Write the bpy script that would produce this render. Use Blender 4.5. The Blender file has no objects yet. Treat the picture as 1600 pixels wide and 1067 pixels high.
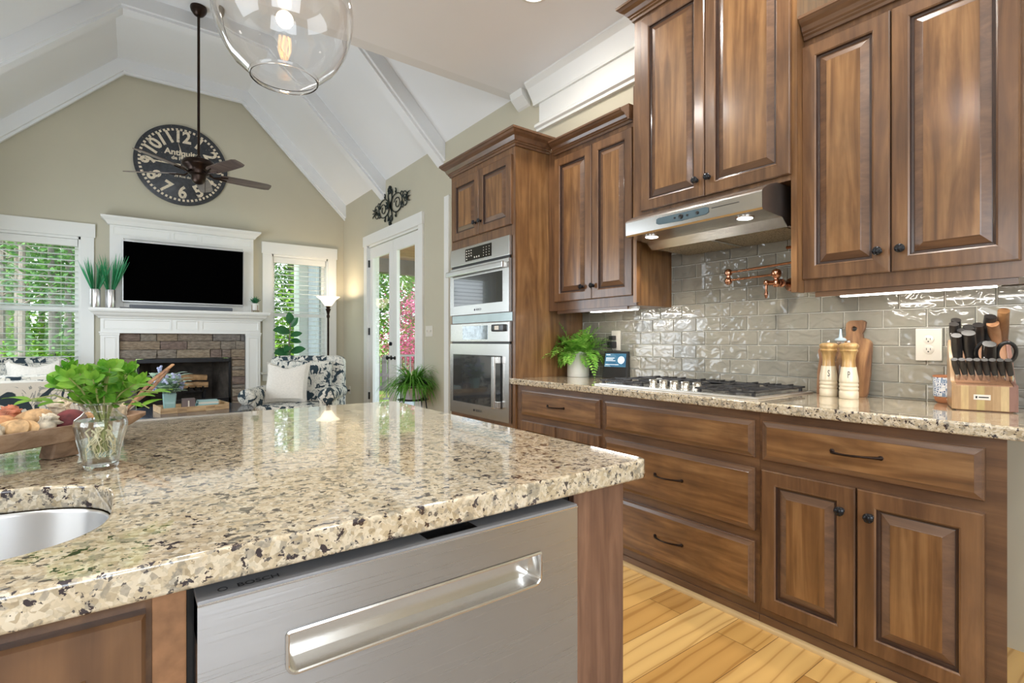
import bpy, bmesh, math, random
from math import sin, cos, pi, radians as R
from mathutils import Vector as V, Matrix, Euler
random.seed(7)
C = bpy.context.scene.collection
SC = bpy.context.scene

# ------------------------------------------------------------------ camera
YAW = math.atan(593 / 799.5)
cam = bpy.data.objects.new('camera', bpy.data.cameras.new('camera')); C.objects.link(cam)
cam.location = (0, 0, 1.16); cam.rotation_euler = (pi / 2, 0, -YAW)
cam.data.lens = 799.5 * 36 / 1600; cam.data.sensor_width = 36; cam.data.clip_start = .02; cam.data.clip_end = 300
SC.camera = cam
# ------------------------------------------------------------------ world
SC.view_settings.view_transform = 'Standard'; SC.view_settings.look = 'None'
SC.view_settings.gamma = 1; SC.view_settings.use_curve_mapping = False
SC.view_settings.exposure = 0.0
W = bpy.data.worlds.new('sky'); SC.world = W; W.use_nodes = True
nt = W.node_tree; bg = nt.nodes['Background']
tc = nt.nodes.new('ShaderNodeTexCoord'); sx = nt.nodes.new('ShaderNodeSeparateXYZ'); cr = nt.nodes.new('ShaderNodeValToRGB')
nt.links.new(tc.outputs['Generated'], sx.inputs[0]); nt.links.new(sx.outputs['Z'], cr.inputs[0]); nt.links.new(cr.outputs[0], bg.inputs[0])
cr.color_ramp.elements[0].position = 0; cr.color_ramp.elements[0].color = (.95, .97, 1, 1)
cr.color_ramp.elements[1].position = .6; cr.color_ramp.elements[1].color = (.55, .75, 1, 1)
bg.inputs[1].default_value = 3.3
SC.cycles.use_denoising = True
SC.cycles.max_bounces = 10; SC.cycles.diffuse_bounces = 4; SC.cycles.glossy_bounces = 4; SC.cycles.transmission_bounces = 8
SC.cycles.transparent_max_bounces = 12; SC.cycles.sample_clamp_indirect = 6; SC.cycles.caustics_reflective = False; SC.cycles.caustics_refractive = False

def lamp(name, kind, loc, target, power, size=.2, size_y=None, col=(1, 1, 1), spread=None, spot=None):
    l = bpy.data.lights.new(name, kind); o = bpy.data.objects.new(name, l); C.objects.link(o)
    o.location = loc; o.rotation_euler = (V(target) - V(loc)).to_track_quat('-Z', 'Y').to_euler()
    l.energy = power; l.color = col
    if kind == 'AREA':
        l.size = size
        if size_y: l.shape = 'RECTANGLE'; l.size_y = size_y
        if spread: l.spread = spread
    elif kind == 'SUN': l.angle = R(1.5)
    else: l.shadow_soft_size = size
    if spot: l.spot_size = R(spot); l.spot_blend = .6
    return o
lamp('sunlight', 'SUN', (0, 0, 30), (9, 14, 0), 7.0, col=(1, .95, .86))
# added fill lights behind the camera and at left; no windows stand there
lamp('kitchen_fill_light', 'AREA', (-.4, -2.3, 1.75), (.6, 4, 1.5), 105, 3.0, 1.7, (.84, .92, 1))
lamp('kitchen_left_fill_light', 'AREA', (-2.75, .4, 1.7), (2, 1.6, 1.3), 50, 2.2, 1.6, (.84, .92, 1))
lamp('great_room_fill_light', 'AREA', (-1.44, 5.6, 1.7), (3, 5.6, 2.2), 85, 2.4, 1.9, (.82, .91, 1))
CEIL_Z = 3.25
CANS = [(1.93, 2.38), (.3, 2.6), (1.93, .9), (.3, -.3), (1.6, -.8), (-1.3, 1.2)]
for i, (x, y) in enumerate(CANS):
    lamp('recessed_can_glow', 'AREA', (x, y, CEIL_Z - .02), (x, y, 0), 15, .14, None, (1, .95, .89)).data.shape = 'DISK'

# ------------------------------------------------------------------ materials
MATS = {}
class N:
    def __init__(s, name):
        s.m = bpy.data.materials.new(name); s.m.use_nodes = True; s.t = s.m.node_tree
        s.b = s.t.nodes['Principled BSDF']; MATS[name] = s.m
    def n(s, typ, **k):
        q = s.t.nodes.new(typ)
        for a, v in k.items():
            if hasattr(q, a): setattr(q, a, v)
        return q
    def l(s, a, b): s.t.links.new(a, b)
    def co(s, scale=(1, 1, 1), rnd=True, kind='Object', rot=(0, 0, 0)):
        tc = s.n('ShaderNodeTexCoord'); mp = s.n('ShaderNodeMapping'); mp.inputs['Scale'].default_value = scale; mp.inputs['Rotation'].default_value = rot
        src = tc.outputs[kind]
        if rnd:
            oi = s.n('ShaderNodeObjectInfo'); mu = s.n('ShaderNodeMath', operation='MULTIPLY'); mu.inputs[1].default_value = 37
            s.l(oi.outputs['Random'], mu.inputs[0]); ad = s.n('ShaderNodeVectorMath', operation='ADD')
            s.l(src, ad.inputs[0]); s.l(mu.outputs[0], ad.inputs[1]); src = ad.outputs[0]
        s.l(src, mp.inputs[0]); return mp.outputs[0]
    def noise(s, vec, scale, detail=4, rough=.55, dist=0):
        q = s.n('ShaderNodeTexNoise'); q.inputs['Scale'].default_value = scale; q.inputs['Detail'].default_value = detail
        q.inputs['Roughness'].default_value = rough; q.inputs['Distortion'].default_value = dist
        if vec is not None: s.l(vec, q.inputs['Vector'])
        return q.outputs['Fac']
    def ramp(s, fac, stops, interp='LINEAR'):
        q = s.n('ShaderNodeValToRGB'); q.color_ramp.interpolation = interp
        e = q.color_ramp.elements
        while len(e) < len(stops): e.new(.5)
        for i, (p, c) in enumerate(stops):
            e[i].position = p; e[i].color = (*c, 1) if len(c) == 3 else c
        s.l(fac, q.inputs[0]); return q.outputs[0]
    def mix(s, fac, a, b, mode='MIX'):
        q = s.n('ShaderNodeMix', data_type='RGBA', blend_type=mode)
        for sock, v in ((q.inputs[0], fac), (q.inputs[6], a), (q.inputs[7], b)):
            if hasattr(v, 'is_linked') or hasattr(v, 'links'): s.l(v, sock)
            elif isinstance(v, (tuple, list)): sock.default_value = (*v, 1)
            else: sock.default_value = v
        return q.outputs[2]
    def bump(s, h, strength=.2, dist=.002):
        q = s.n('ShaderNodeBump'); q.inputs['Strength'].default_value = strength; q.inputs['Distance'].default_value = dist
        s.l(h, q.inputs['Height']); s.l(q.outputs[0], s.b.inputs['Normal'])
    def base(s, c, rough=.5, metal=0, coat=0, spec=.5, coatr=.1):
        if isinstance(c, tuple): s.b.inputs['Base Color'].default_value = (*c, 1)
        else: s.l(c, s.b.inputs['Base Color'])
        s.b.inputs['Roughness'].default_value = rough; s.b.inputs['Metallic'].default_value = metal
        s.b.inputs['Coat Weight'].default_value = coat; s.b.inputs['Coat Roughness'].default_value = coatr
        s.b.inputs['Specular IOR Level'].default_value = spec
        return s.m

def simple(name, c, rough=.5, metal=0, coat=0, var=.06, sc=9, spec=.5):
    n = N(name); v = n.co(); f = n.noise(v, sc, 3)
    lo = tuple(max(0, x * (1 - var)) for x in c); hi = tuple(x * (1 + var) for x in c)
    return n.base(n.ramp(f, [(.3, lo), (.7, hi)]), rough, metal, coat, spec)

def wood(name, grain, dark, mid, light, rough=.34, coat=.35, sc=1.0, blotch=.5, bumpy=.12, fig=1):
    n = N(name); s = {'z': (9, 9, .9), 'y': (9, .9, 9), 'x': (.9, 9, 9)}[grain]
    v = n.co(tuple(a * sc for a in s))
    f = n.noise(v, 1.5, 4, .55, 1.6)
    a = n.ramp(f, [(.22, dark), (.46, mid), (.70, light)])
    s2 = {'z': (34, 34, 1.2), 'y': (34, 1.2, 34), 'x': (1.2, 34, 34)}[grain]
    v2 = n.co(tuple(k * sc for k in s2)); g = n.noise(v2, 3, 4, .6)
    gr = n.ramp(g, [(.35, (.72, .69, .66)), (.6, (1, 1, 1))])
    b = n.mix(.4, a, gr, 'MULTIPLY')
    s4 = {'z': (6, 6, .8), 'y': (6, .8, 6), 'x': (.8, 6, 6)}[grain]
    wv = n.n('ShaderNodeTexWave'); wv.wave_type = 'RINGS'; wv.inputs['Scale'].default_value = 1.1; wv.inputs['Distortion'].default_value = 5.5; wv.inputs['Detail'].default_value = 3; wv.inputs['Detail Scale'].default_value = .8; n.l(n.co(tuple(k * sc for k in s4)), wv.inputs['Vector'])
    b = n.mix(.32 * fig, b, n.ramp(wv.outputs['Fac'], [(.05, (.55, .48, .42)), (.35, (1, 1, 1)), (1, (1.05, 1.04, 1.02))]), 'MULTIPLY')
    v3 = n.co((3.2, 3.2, 2.0)); h = n.noise(v3, 1.9, 4)
    bl = n.ramp(h, [(.34, (.56, .54, .55)), (.62, (1.15, 1.12, 1.04))])
    c = n.mix(blotch, b, bl, 'MULTIPLY')
    n.bump(g, bumpy, .0006)
    return n.base(c, rough, 0, coat, .5, .16)
WD, WM, WL = (.090, .042, .018), (.205, .100, .038), (.33, .178, .074)
WOODV = wood('stained_maple_upright', 'z', WD, WM, WL)
WOODH = wood('stained_maple_level', 'y', WD, WM, WL)
WOODX = wood('stained_maple_cross', 'x', WD, WM, WL)
WOODT = wood('stained_maple_trim', 'y', (.085, .043, .024), (.135, .069, .036), (.19, .098, .049), coat=.6, blotch=.3, bumpy=.03, fig=0)
GLAZE = simple('dark_glaze', (.045, .022, .014), .35, 0, .3, .2, 20)
WOODGH = wood('stained_maple_rail', 'y', (.075, .037, .021), (.128, .064, .032), (.20, .104, .050), coat=.45, fig=.4)
def edge_glaze(name, src_dark=(.13, .065, .04)):
    return wood(name, 'z', (.08, .039, .020), (.150, .074, .034), (.235, .122, .055), coat=.45, fig=.6)
WOODG = edge_glaze('stained_maple_frame')

def granite():
    n = N('speckled_granite'); v = n.co((1, 1, 1), False)
    wrp = n.n('ShaderNodeTexNoise'); wrp.inputs['Scale'].default_value = 60; n.l(v, wrp.inputs['Vector'])
    mv = n.mix(.010, v, wrp.outputs['Color'])
    vo = n.n('ShaderNodeTexVoronoi'); vo.inputs['Scale'].default_value = 135; n.l(mv, vo.inputs['Vector'])
    sep = n.n('ShaderNodeSeparateColor'); n.l(vo.outputs['Color'], sep.inputs[0])
    base = n.ramp(sep.outputs[0], [(0, (.36, .28, .165)), (.12, (.56, .46, .31)), (.34, (.68, .60, .46)), (.56, (.48, .395, .265)), (.70, (.66, .57, .43)), (.86, (.30, .27, .22)), (.94, (.74, .68, .56))], 'CONSTANT')
    vo2 = n.n('ShaderNodeTexVoronoi'); vo2.inputs['Scale'].default_value = 260; n.l(mv, vo2.inputs['Vector'])
    sep2 = n.n('ShaderNodeSeparateColor'); n.l(vo2.outputs['Color'], sep2.inputs[0])
    fine = n.ramp(sep2.outputs[1], [(0, (.6, .56, .5)), (.3, (1.05, 1, .93)), (.9, (.83, .8, .78))], 'CONSTANT')
    c = n.mix(.55, base, fine, 'MULTIPLY'); c = n.mix(.35, c, n.ramp(n.noise(v, 30, 5, .6), [(.35, (.42, .35, .24)), (.65, (.66, .58, .45))]))
    f1 = n.noise(v, 62, 5, .62, .3); k1 = n.ramp(f1, [(.585, (0, 0, 0)), (.60, (1, 1, 1))])
    c = n.mix(k1, c, (.035, .024, .028))
    f2 = n.noise(n.co((1, 1, 1), False, rot=(.4, .2, .7)), 40, 4, .6, .4); k2 = n.ramp(f2, [(.575, (0, 0, 0)), (.62, (.6, .6, .6))])
    c = n.mix(k2, c, (.19, .175, .14))
    f3 = n.noise(n.co((1, 1, 1), False, rot=(1.4, .2, .7)), 95, 3, .6); k3 = n.ramp(f3, [(.63, (0, 0, 0)), (.65, (.9, .9, .9))])
    c = n.mix(k3, c, (.05, .045, .05))
    n.base(c, .07, 0, .65, .6, .02); n.b.inputs['Coat IOR'].default_value = 1.6; return n.m
GRAN = granite()

def steel(name, axis='x', rough=.26, col=(.62, .61, .60)):
    n = N(name); s = {'x': (1.5, 400, 400), 'y': (400, 1.5, 400), 'z': (400, 400, 1.5)}[axis]
    f = n.noise(n.co(s), 2, 3, .6)
    q = n.ramp(f, [(.3, (rough * .88,) * 3), (.7, (rough * 1.12,) * 3)]); n.base(col, rough, 1)
    if axis == 'x': tg = n.n('ShaderNodeTangent'); tg.direction_type = 'RADIAL'; tg.axis = 'Z'; n.l(tg.outputs[0], n.b.inputs['Tangent']); n.b.inputs['Anisotropic'].default_value = .85; n.b.inputs['Anisotropic Rotation'].default_value = .25
    n.l(q, n.b.inputs['Roughness']); n.bump(f, .012, .0003); return n.m
STX = steel('brushed_steel_level', 'x', .30, (.56, .565, .58)); STY = steel('brushed_steel_side', 'y', .24, (.66, .65, .63)); CHROME = simple('polished_steel', (.75, .75, .75), .1, 1, 0, .01)
SINKM = steel('sink_steel', 'x', .32, (.84, .85, .86))
WHITE = simple('white_trim_paint', (.80, .80, .77), .32, 0, .1, .012, 3)
CEILW = simple('ceiling_paint', (.80, .81, .82), .7, 0, 0, .012, 1.5)
CEILK = simple('kitchen_ceiling_paint', (.86, .87, .89), .7, 0, 0, .012, 1.5)
WALL = simple('khaki_wall_paint', (.53, .495, .385), .62, 0, 0, .02, 2)
WALLK = simple('kitchen_wall_paint', (.56, .50, .38), .62, 0, 0, .02, 2)
BRONZE = simple('oil_rubbed_bronze', (.035, .022, .017), .32, .85, 0, .15, 20)
BLACKM = simple('black_metal', (.012, .013, .016), .3, .6, .2, .1, 20)
BLACKP = simple('black_plastic', (.012, .012, .013), .3, 0, .2, .1, 20)
BLACKG = simple('black_glass', (.006, .006, .007), .04, 0, .5, .05)
DARKG = simple('dark_oven_glass', (.03, .032, .034), .03, 0, 1, .05)
COPPER = simple('brushed_copper_bronze', (.52, .27, .17), .2, 1, 0, .2, 30)
IRON = simple('cast_iron_grate', (.06, .058, .06), .42, .4, .1, .2, 40)
CREAM = simple('cream_lacquered_wood', (.72, .63, .47), .28, 0, .5, .03, 12)
PLATE = simple('ivory_plastic', (.72, .68, .60), .3, 0, .1, .01)
POTW = simple('matte_white_ceramic', (.74, .72, .68), .45, 0, .1, .03, 6)
CUSH = simple('cream_cushion_linen', (.74, .70, .63), .9, 0, 0, .06, 60)
LOGM = simple('split_firewood', (.45, .27, .13), .8, 0, 0, .3, 20)
FIREB = simple('firebox_brick', (.075, .062, .05), .85, 0, 0, .35, 14)
SOIL = simple('dark_soil', (.03, .022, .015), .95, 0, 0, .4, 60)
SILVERP = simple('silver_planter', (.70, .70, .72), .22, .85, 0, .03)
GRILL = None

def emis(name, c, s):
    n = N(name); n.base(c, .5); n.b.inputs['Emission Color'].default_value = (*c, 1); n.b.inputs['Emission Strength'].default_value = s; return n.m
BULB = emis('lit_lens', (1, .95, .86), 9); FILA = emis('glowing_filament', (1, .62, .25), 45); STRIP = emis('lit_led_strip', (1, .97, .92), 14)
SHADE = emis('lit_alabaster_glass', (1, .86, .62), 1.7)

def glass(name, tint=(1, 1, 1), rough=0, ior=1.45):
    n = N(name); n.base(tint, rough); n.b.inputs['Transmission Weight'].default_value = 1; n.b.inputs['IOR'].default_value = ior; return n.m
GLASS = glass('clear_glass')
def thin_glass(name, tint=(.97, .99, .98), refl=.09, pwr=4, amt=.8):
    m = bpy.data.materials.new(name); m.use_nodes = True; t = m.node_tree; t.nodes.clear()
    o = t.nodes.new('ShaderNodeOutputMaterial'); tr = t.nodes.new('ShaderNodeBsdfTransparent'); gl = t.nodes.new('ShaderNodeBsdfGlossy'); mx = t.nodes.new('ShaderNodeMixShader')
    lw = t.nodes.new('ShaderNodeLayerWeight'); lw.inputs[0].default_value = .5; pw = t.nodes.new('ShaderNodeMath'); pw.operation = 'POWER'; pw.inputs[1].default_value = pwr; t.links.new(lw.outputs['Facing'], pw.inputs[0])
    fr = t.nodes.new('ShaderNodeMath'); fr.operation = 'MULTIPLY_ADD'; fr.inputs[1].default_value = amt; fr.inputs[2].default_value = refl * .45; t.links.new(pw.outputs[0], fr.inputs[0])
    tr.inputs[0].default_value = (*tint, 1); gl.inputs['Roughness'].default_value = .01
    t.links.new(fr.outputs[0], mx.inputs[0]); t.links.new(tr.outputs[0], mx.inputs[1]); t.links.new(gl.outputs[0], mx.inputs[2]); t.links.new(mx.outputs[0], o.inputs[0])
    return m
PANE = thin_glass('window_glass', refl=.02); THING = thin_glass('thin_vase_glass', (.93, .95, .94), .16, 2.2, .95)

def leafm(name, a, b, tr=.35, rough=.45, sc=30):
    n = N(name); f = n.noise(n.co((1, 1, 1)), sc, 3); c = n.ramp(f, [(.3, a), (.7, b)]); n.base(c, rough, 0, 0, .35)
    t = n.t; tl = n.n('ShaderNodeBsdfTranslucent'); n.l(c, tl.inputs[0]); mx = n.n('ShaderNodeMixShader'); mx.inputs[0].default_value = tr
    out = [q for q in t.nodes if q.type == 'OUTPUT_MATERIAL'][0]
    n.l(n.b.outputs[0], mx.inputs[1]); n.l(tl.outputs[0], mx.inputs[2]); n.l(mx.outputs[0], out.inputs[0]); return n.m
MINT = leafm('mint_leaf', (.06, .24, .015), (.27, .50, .06), .3)
FERN = leafm('fern_leaf', (.10, .38, .03), (.42, .68, .14), .3, .5, 40)
FIG = leafm('fig_leaf', (.02, .10, .035), (.045, .18, .06), .15, .3, 8)
SPID = leafm('spider_leaf', (.05, .22, .02), (.20, .46, .07), .3, .4, 25)
GRASSA = leafm('faux_grass', (.03, .30, .12), (.10, .46, .22), .3, .5, 12)
SAGE = leafm('sage_leaf', (.52, .70, .52), (.75, .86, .75), .3, .7, 12)
LILAC = leafm('lilac_bloom', (.45, .48, .72), (.72, .75, .90), .3, .7, 12)
SUCC = leafm('succulent_leaf', (.02, .12, .05), (.05, .22, .10), .1, .4, 12)
TREEA = leafm('tree_leaf_bright', (.10, .26, .02), (.36, .56, .08), .35, .6, 2)
TREEB = leafm('tree_leaf_deep', (.05, .14, .04), (.18, .34, .10), .35, .6, 2)
TREEC = leafm('tree_leaf_pale', (.20, .34, .16), (.46, .58, .36), .4, .6, 2)
MAPLE = leafm('magenta_maple_leaf', (.50, .05, .18), (.90, .22, .45), .4, .6, 3)
BARK = simple('grey_bark', (.24, .20, .175), .9, 0, 0, .35, 8)
STEM = simple('green_stem', (.28, .30, .10), .6, 0, 0, .2, 30); ROOTM = simple('pale_root', (.78, .68, .44), .6, 0, 0, .15, 40)

def fabric(name='navy_leaf_print_fabric', sc=1.0):
    n = N(name); v = n.co((sc, sc * .8, sc * .75), False)
    q = n.n('ShaderNodeTexNoise'); q.inputs['Scale'].default_value = 3.5; n.l(v, q.inputs['Vector'])
    mv = n.mix(.16, v, q.outputs['Color'])
    f = n.noise(mv, 9.5, 2, .5, .9); k = n.ramp(f, [(.535, (0, 0, 0)), (.55, (1, 1, 1))])
    f2 = n.noise(mv, 17, 2, .5, 1.4); k2 = n.ramp(f2, [(.50, (0, 0, 0)), (.52, (1, 1, 1)), (.55, (1, 1, 1)), (.57, (0, 0, 0))])
    c = n.mix(k2, (.70, .68, .61), (.30, .32, .31)); c = n.mix(k, c, (.035, .055, .07)); n.bump(n.noise(v, 400, 2), .3, .0005)
    return n.base(c, .85, 0, 0, .2)
FAB = fabric(sc=1.7); FABL = fabric('large_leaf_print_fabric', 1.0)

def planks(name, a, b, c3, scale=1.0):
    n = N(name); v = n.co((1, 1, 1), False)
    br = n.n('ShaderNodeTexBrick'); n.l(v, br.inputs['Vector']); br.offset = .37; br.inputs['Scale'].default_value = 1; br.inputs['Brick Width'].default_value = 1.15
    br.inputs['Row Height'].default_value = .165; br.inputs['Mortar Size'].default_value = .0012; br.inputs['Mortar Smooth'].default_value = .2
    br.inputs['Color1'].default_value = (0, 0, 0, 1); br.inputs['Color2'].default_value = (1, 1, 1, 1); br.inputs['Mortar'].default_value = (.5, .5, .5, 1)
    tone = n.ramp(br.outputs['Color'], [(0, a), (.5, b), (1, c3)])
    ad = n.n('ShaderNodeVectorMath', operation='ADD'); ms = n.n('ShaderNodeVectorMath', operation='SCALE'); ms.inputs['Scale'].default_value = 9
    n.l(br.outputs['Color'], ms.inputs[0]); n.l(v, ad.inputs[0]); n.l(ms.outputs[0], ad.inputs[1])
    mp = n.n('ShaderNodeMapping'); mp.inputs['Scale'].default_value = (1.2, 7, 1); n.l(ad.outputs[0], mp.inputs[0])
    wv = n.n('ShaderNodeTexWave'); wv.wave_type = 'BANDS'; wv.bands_direction = 'Y'; wv.inputs['Scale'].default_value = .8; wv.inputs['Distortion'].default_value = 9; wv.inputs['Detail'].default_value = 2; wv.inputs['Detail Scale'].default_value = 1.1
    n.l(mp.outputs[0], wv.inputs['Vector'])
    g = n.ramp(wv.outputs['Fac'], [(.0, (.66, .56, .45)), (.10, (.93, .90, .86)), (1, (1.05, 1.03, 1))])
    c = n.mix(.8, tone, g, 'MULTIPLY'); c = n.mix(br.outputs['Fac'], c, (.12, .06, .02))
    return n.base(c, .24, 0, .25, .5, .15)
FLOORM = planks('hickory_plank_floor', (.42, .215, .06), (.62, .36, .11), (.74, .49, .19))

def tilem():
    n = N('glazed_taupe_tile'); v = n.co((1, 1, 1), False)
    f = n.noise(v, 5, 2); at = n.n('ShaderNodeAttribute'); at.attribute_name = 'tone'
    c = n.ramp(at.outputs['Fac'], [(0, (.235, .225, .195)), (.5, (.29, .272, .232)), (1, (.34, .318, .268))])
    c = n.mix(.5, c, n.ramp(n.noise(v, 14, 3), [(.3, (.86, .9, .88)), (.7, (1.05, 1.02, .98))]), 'MULTIPLY')
    h = n.noise(n.co((1, 1, 1.5), False), 15, 1, .4, .8); n.bump(h, .9, .011)
    return n.base(c, .05, 0, .6, .6, .02)
TILE = tilem(); GROUT = simple('pale_grout', (.62, .60, .54), .85, 0, 0, .05, 40)

def stonem():
    n = N('ledge_stone'); at = n.n('ShaderNodeAttribute'); at.attribute_name = 'tone'
    c = n.ramp(at.outputs['Fac'], [(0, (.19, .14, .11)), (.25, (.29, .23, .17)), (.45, (.17, .18, .20)), (.6, (.34, .27, .19)), (.8, (.21, .155, .135)), (1, (.28, .25, .21))])
    v = n.co((2, 2, 6), False); f = n.noise(v, 9, 6, .65)
    c = n.mix(.8, c, n.ramp(f, [(.3, (.6, .58, .56)), (.7, (1.7, 1.7, 1.65))]), 'MULTIPLY'); n.bump(f, 1, .03); return n.base(c, .85, 0, 0, .2)
STONE = stonem(); MORTAR = simple('stone_mortar', (.16, .13, .10), .95, 0, 0, .1, 40)

def strips(name, axis, sc, cols, rough=.35, off=.5):
    n = N(name); v = n.co((1, 1, 1), False); s = n.n('ShaderNodeSeparateXYZ'); n.l(v, s.inputs[0])
    m = n.n('ShaderNodeMath', operation='MULTIPLY'); m.inputs[1].default_value = sc; n.l(s.outputs[axis], m.inputs[0])
    a = n.n('ShaderNodeMath', operation='ADD'); a.inputs[1].default_value = off; n.l(m.outputs[0], a.inputs[0])
    c = n.ramp(a.outputs[0], [(i / len(cols), q) for i, q in enumerate(cols)], 'CONSTANT')
    g = n.noise(n.co((40, 6, 6)), 3, 4); c = n.mix(.6, c, n.ramp(g, [(.3, (.75, .7, .65)), (.7, (1.1, 1.1, 1.05))]), 'MULTIPLY')
    return n.base(c, rough, 0, .3)
ACACIA = strips('acacia_strips', 'X', 6, [(.42, .26, .13), (.56, .40, .20), (.42, .27, .14), (.46, .35, .15), (.38, .24, .12), (.44, .29, .15), (.58, .43, .23), (.25, .13, .10)], off=0)
BOARD = wood('walnut_board', 'z', (.07, .03, .015), (.24, .115, .05), (.40, .22, .10), .45, .1, .9, .4)
BOARD2 = wood('cherry_board', 'z', (.16, .07, .035), (.28, .135, .065), (.38, .2, .10), .45, .1, .7, .3)
BOWLW = wood('weathered_bowl_wood', 'x', (.16, .095, .055), (.34, .22, .14), (.48, .34, .24), .7, 0, 1.4, .5, .6)
MILLW = wood('amber_mill_wood', 'z', (.25, .13, .04), (.52, .32, .12), (.66, .45, .19), .3, .5, 1.6, .4)
TRAYW = wood('light_tray_wood', 'x', (.40, .24, .12), (.62, .42, .23), (.74, .54, .32), .5, .1, 1.2, .4)
BLADEW = wood('dark_fan_blade_wood', 'x', (.05, .035, .03), (.10, .07, .06), (.16, .12, .10), .3, .4, .8, .3)
CEDAR = wood('cedar_porch_boards', 'x', (.22, .08, .03), (.42, .19, .08), (.55, .30, .14), .6, 0, .5, .4)

# ------------------------------------------------------------------ mesh helpers
class MB:
    def __init__(s, smooth=False): s.v = []; s.f = []; s.sm = smooth; s.tone = []; s.mi = []
    def add(s, vs, fs, tone=None):
        o = len(s.v); s.v += [tuple(v) for v in vs]; s.f += [tuple(i + o for i in f) for f in fs]
        s.tone += [0.5 if tone is None else tone] * len(fs); return s
    def box(s, x0, x1, y0, y1, z0, z1, bev=0, tone=None):
        x0, x1 = sorted((x0, x1)); y0, y1 = sorted((y0, y1)); z0, z1 = sorted((z0, z1))
        if bev <= 0:
            vs = [(x, y, z) for x in (x0, x1) for y in (y0, y1) for z in (z0, z1)]
            return s.add(vs, [(0, 1, 3, 2), (4, 6, 7, 5), (0, 4, 5, 1), (2, 3, 7, 6), (0, 2, 6, 4), (1, 5, 7, 3)], tone)
        b = min(bev, (x1 - x0) / 2.01, (y1 - y0) / 2.01, (z1 - z0) / 2.01)
        bm = bmesh.new(); bmesh.ops.create_cube(bm, size=1)
        for v in bm.verts: v.co = ((x0 + x1) / 2 + v.co.x * (x1 - x0), (y0 + y1) / 2 + v.co.y * (y1 - y0), (z0 + z1) / 2 + v.co.z * (z1 - z0))
        bmesh.ops.bevel(bm, geom=bm.edges[:], offset=b, segments=2, affect='EDGES', profile=.7)
        bm.verts.ensure_lookup_table(); bm.verts.index_update()
        s.add([v.co[:] for v in bm.verts], [tuple(v.index for v in f.verts) for f in bm.faces], tone); bm.free(); return s
    def lathe(s, prof, c=(0, 0, 0), n=24, axis='z', caps=True, M=None):
        vs = []; fs = []
        for (r, z) in prof:
            for k in range(n):
                a = 2 * pi * k / n; p = (r * cos(a), r * sin(a), z)
                if axis == 'x': p = (z, r * cos(a), r * sin(a))
                if axis == 'y': p = (r * sin(a), z, r * cos(a))
                p = V(p)
                if M is not None: p = M @ p
                vs.append(p + V(c))
        for i in range(len(prof) - 1):
            for k in range(n):
                fs.append((i * n + k, i * n + (k + 1) % n, (i + 1) * n + (k + 1) % n, (i + 1) * n + k))
        if caps:
            if prof[0][0] > 1e-6: fs.append(tuple(range(n))[::-1])
            if prof[-1][0] > 1e-6: fs.append(tuple((len(prof) - 1) * n + k for k in range(n)))
        return s.add(vs, fs)
    def tube(s, pts, r, n=8, caps=True, flat=1.0):
        pts = [V(p) for p in pts]; rs = r if isinstance(r, (list, tuple)) else [r] * len(pts)
        vs = []; fs = []; up = V((0, 0, 1))
        t0 = (pts[1] - pts[0]).normalized()
        if abs(t0.dot(up)) > .95: up = V((0, 1, 0))
        a = t0.cross(up).normalized()
        for i, p in enumerate(pts):
            t = (pts[min(i + 1, len(pts) - 1)] - pts[max(i - 1, 0)]).normalized()
            a = (a - t * a.dot(t)).normalized(); b = t.cross(a)
            for k in range(n):
                an = 2 * pi * k / n; vs.append(p + a * (cos(an) * rs[i]) + b * (sin(an) * rs[i] * flat))
        for i in range(len(pts) - 1):
            for k in range(n): fs.append((i * n + k, i * n + (k + 1) % n, (i + 1) * n + (k + 1) % n, (i + 1) * n + k))
        if caps: fs += [tuple(range(n))[::-1], tuple((len(pts) - 1) * n + k for k in range(n))]
        return s.add(vs, fs)
    def prism(s, poly, fn, d0, d1):
        n = len(poly); vs = [fn(a, b, d0) for a, b in poly] + [fn(a, b, d1) for a, b in poly]
        return s.add(vs, [tuple(range(n))[::-1], tuple(range(n, 2 * n))] + [(i, (i + 1) % n, n + (i + 1) % n, n + i) for i in range(n)])
    def rings(s, rect, fn, prof, tone=None):   # concentric rectangle rings: a panel front
        u0, u1, v0, v1 = rect; vs = []; fs = []
        for ins, d in prof:
            vs += [fn(u0 + ins, v0 + ins, d), fn(u1 - ins, v0 + ins, d), fn(u1 - ins, v1 - ins, d), fn(u0 + ins, v1 - ins, d)]
        for i in range(len(prof) - 1):
            for k in range(4): fs.append((i * 4 + k, i * 4 + (k + 1) % 4, i * 4 + 4 + (k + 1) % 4, i * 4 + 4 + k))
        j = (len(prof) - 1) * 4; fs.append((j, j + 1, j + 2, j + 3)); return s.add(vs, fs, tone)
    def sweep(s, path, prof, closed=False):   # path in plan (x,y), prof = (out, z); out is to the right of travel
        P = [V((x, y, 0)) for x, y in path]; n = len(P); m = len(prof); vs = []; fs = []
        for i, p in enumerate(P):
            d0 = (P[i] - P[i - 1]).normalized() if i > 0 else None; d1 = (P[i + 1] - P[i]).normalized() if i < n - 1 else None
            d0 = d0 or d1; d1 = d1 or d0
            n0 = V((d0.y, -d0.x, 0)); n1 = V((d1.y, -d1.x, 0)); nn = (n0 + n1).normalized(); k = 1 / max(.3, nn.dot(n0))
            for o, z in prof: q = p + nn * (o * k); vs.append((q.x, q.y, z))
        for i in range(n - 1):
            for j in range(m): fs.append((i * m + j, i * m + (j + 1) % m, (i + 1) * m + (j + 1) % m, (i + 1) * m + j))
        fs += [tuple(range(m)), tuple((n - 1) * m + k for k in range(m))[::-1]]
        return s.add(vs, fs)
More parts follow.
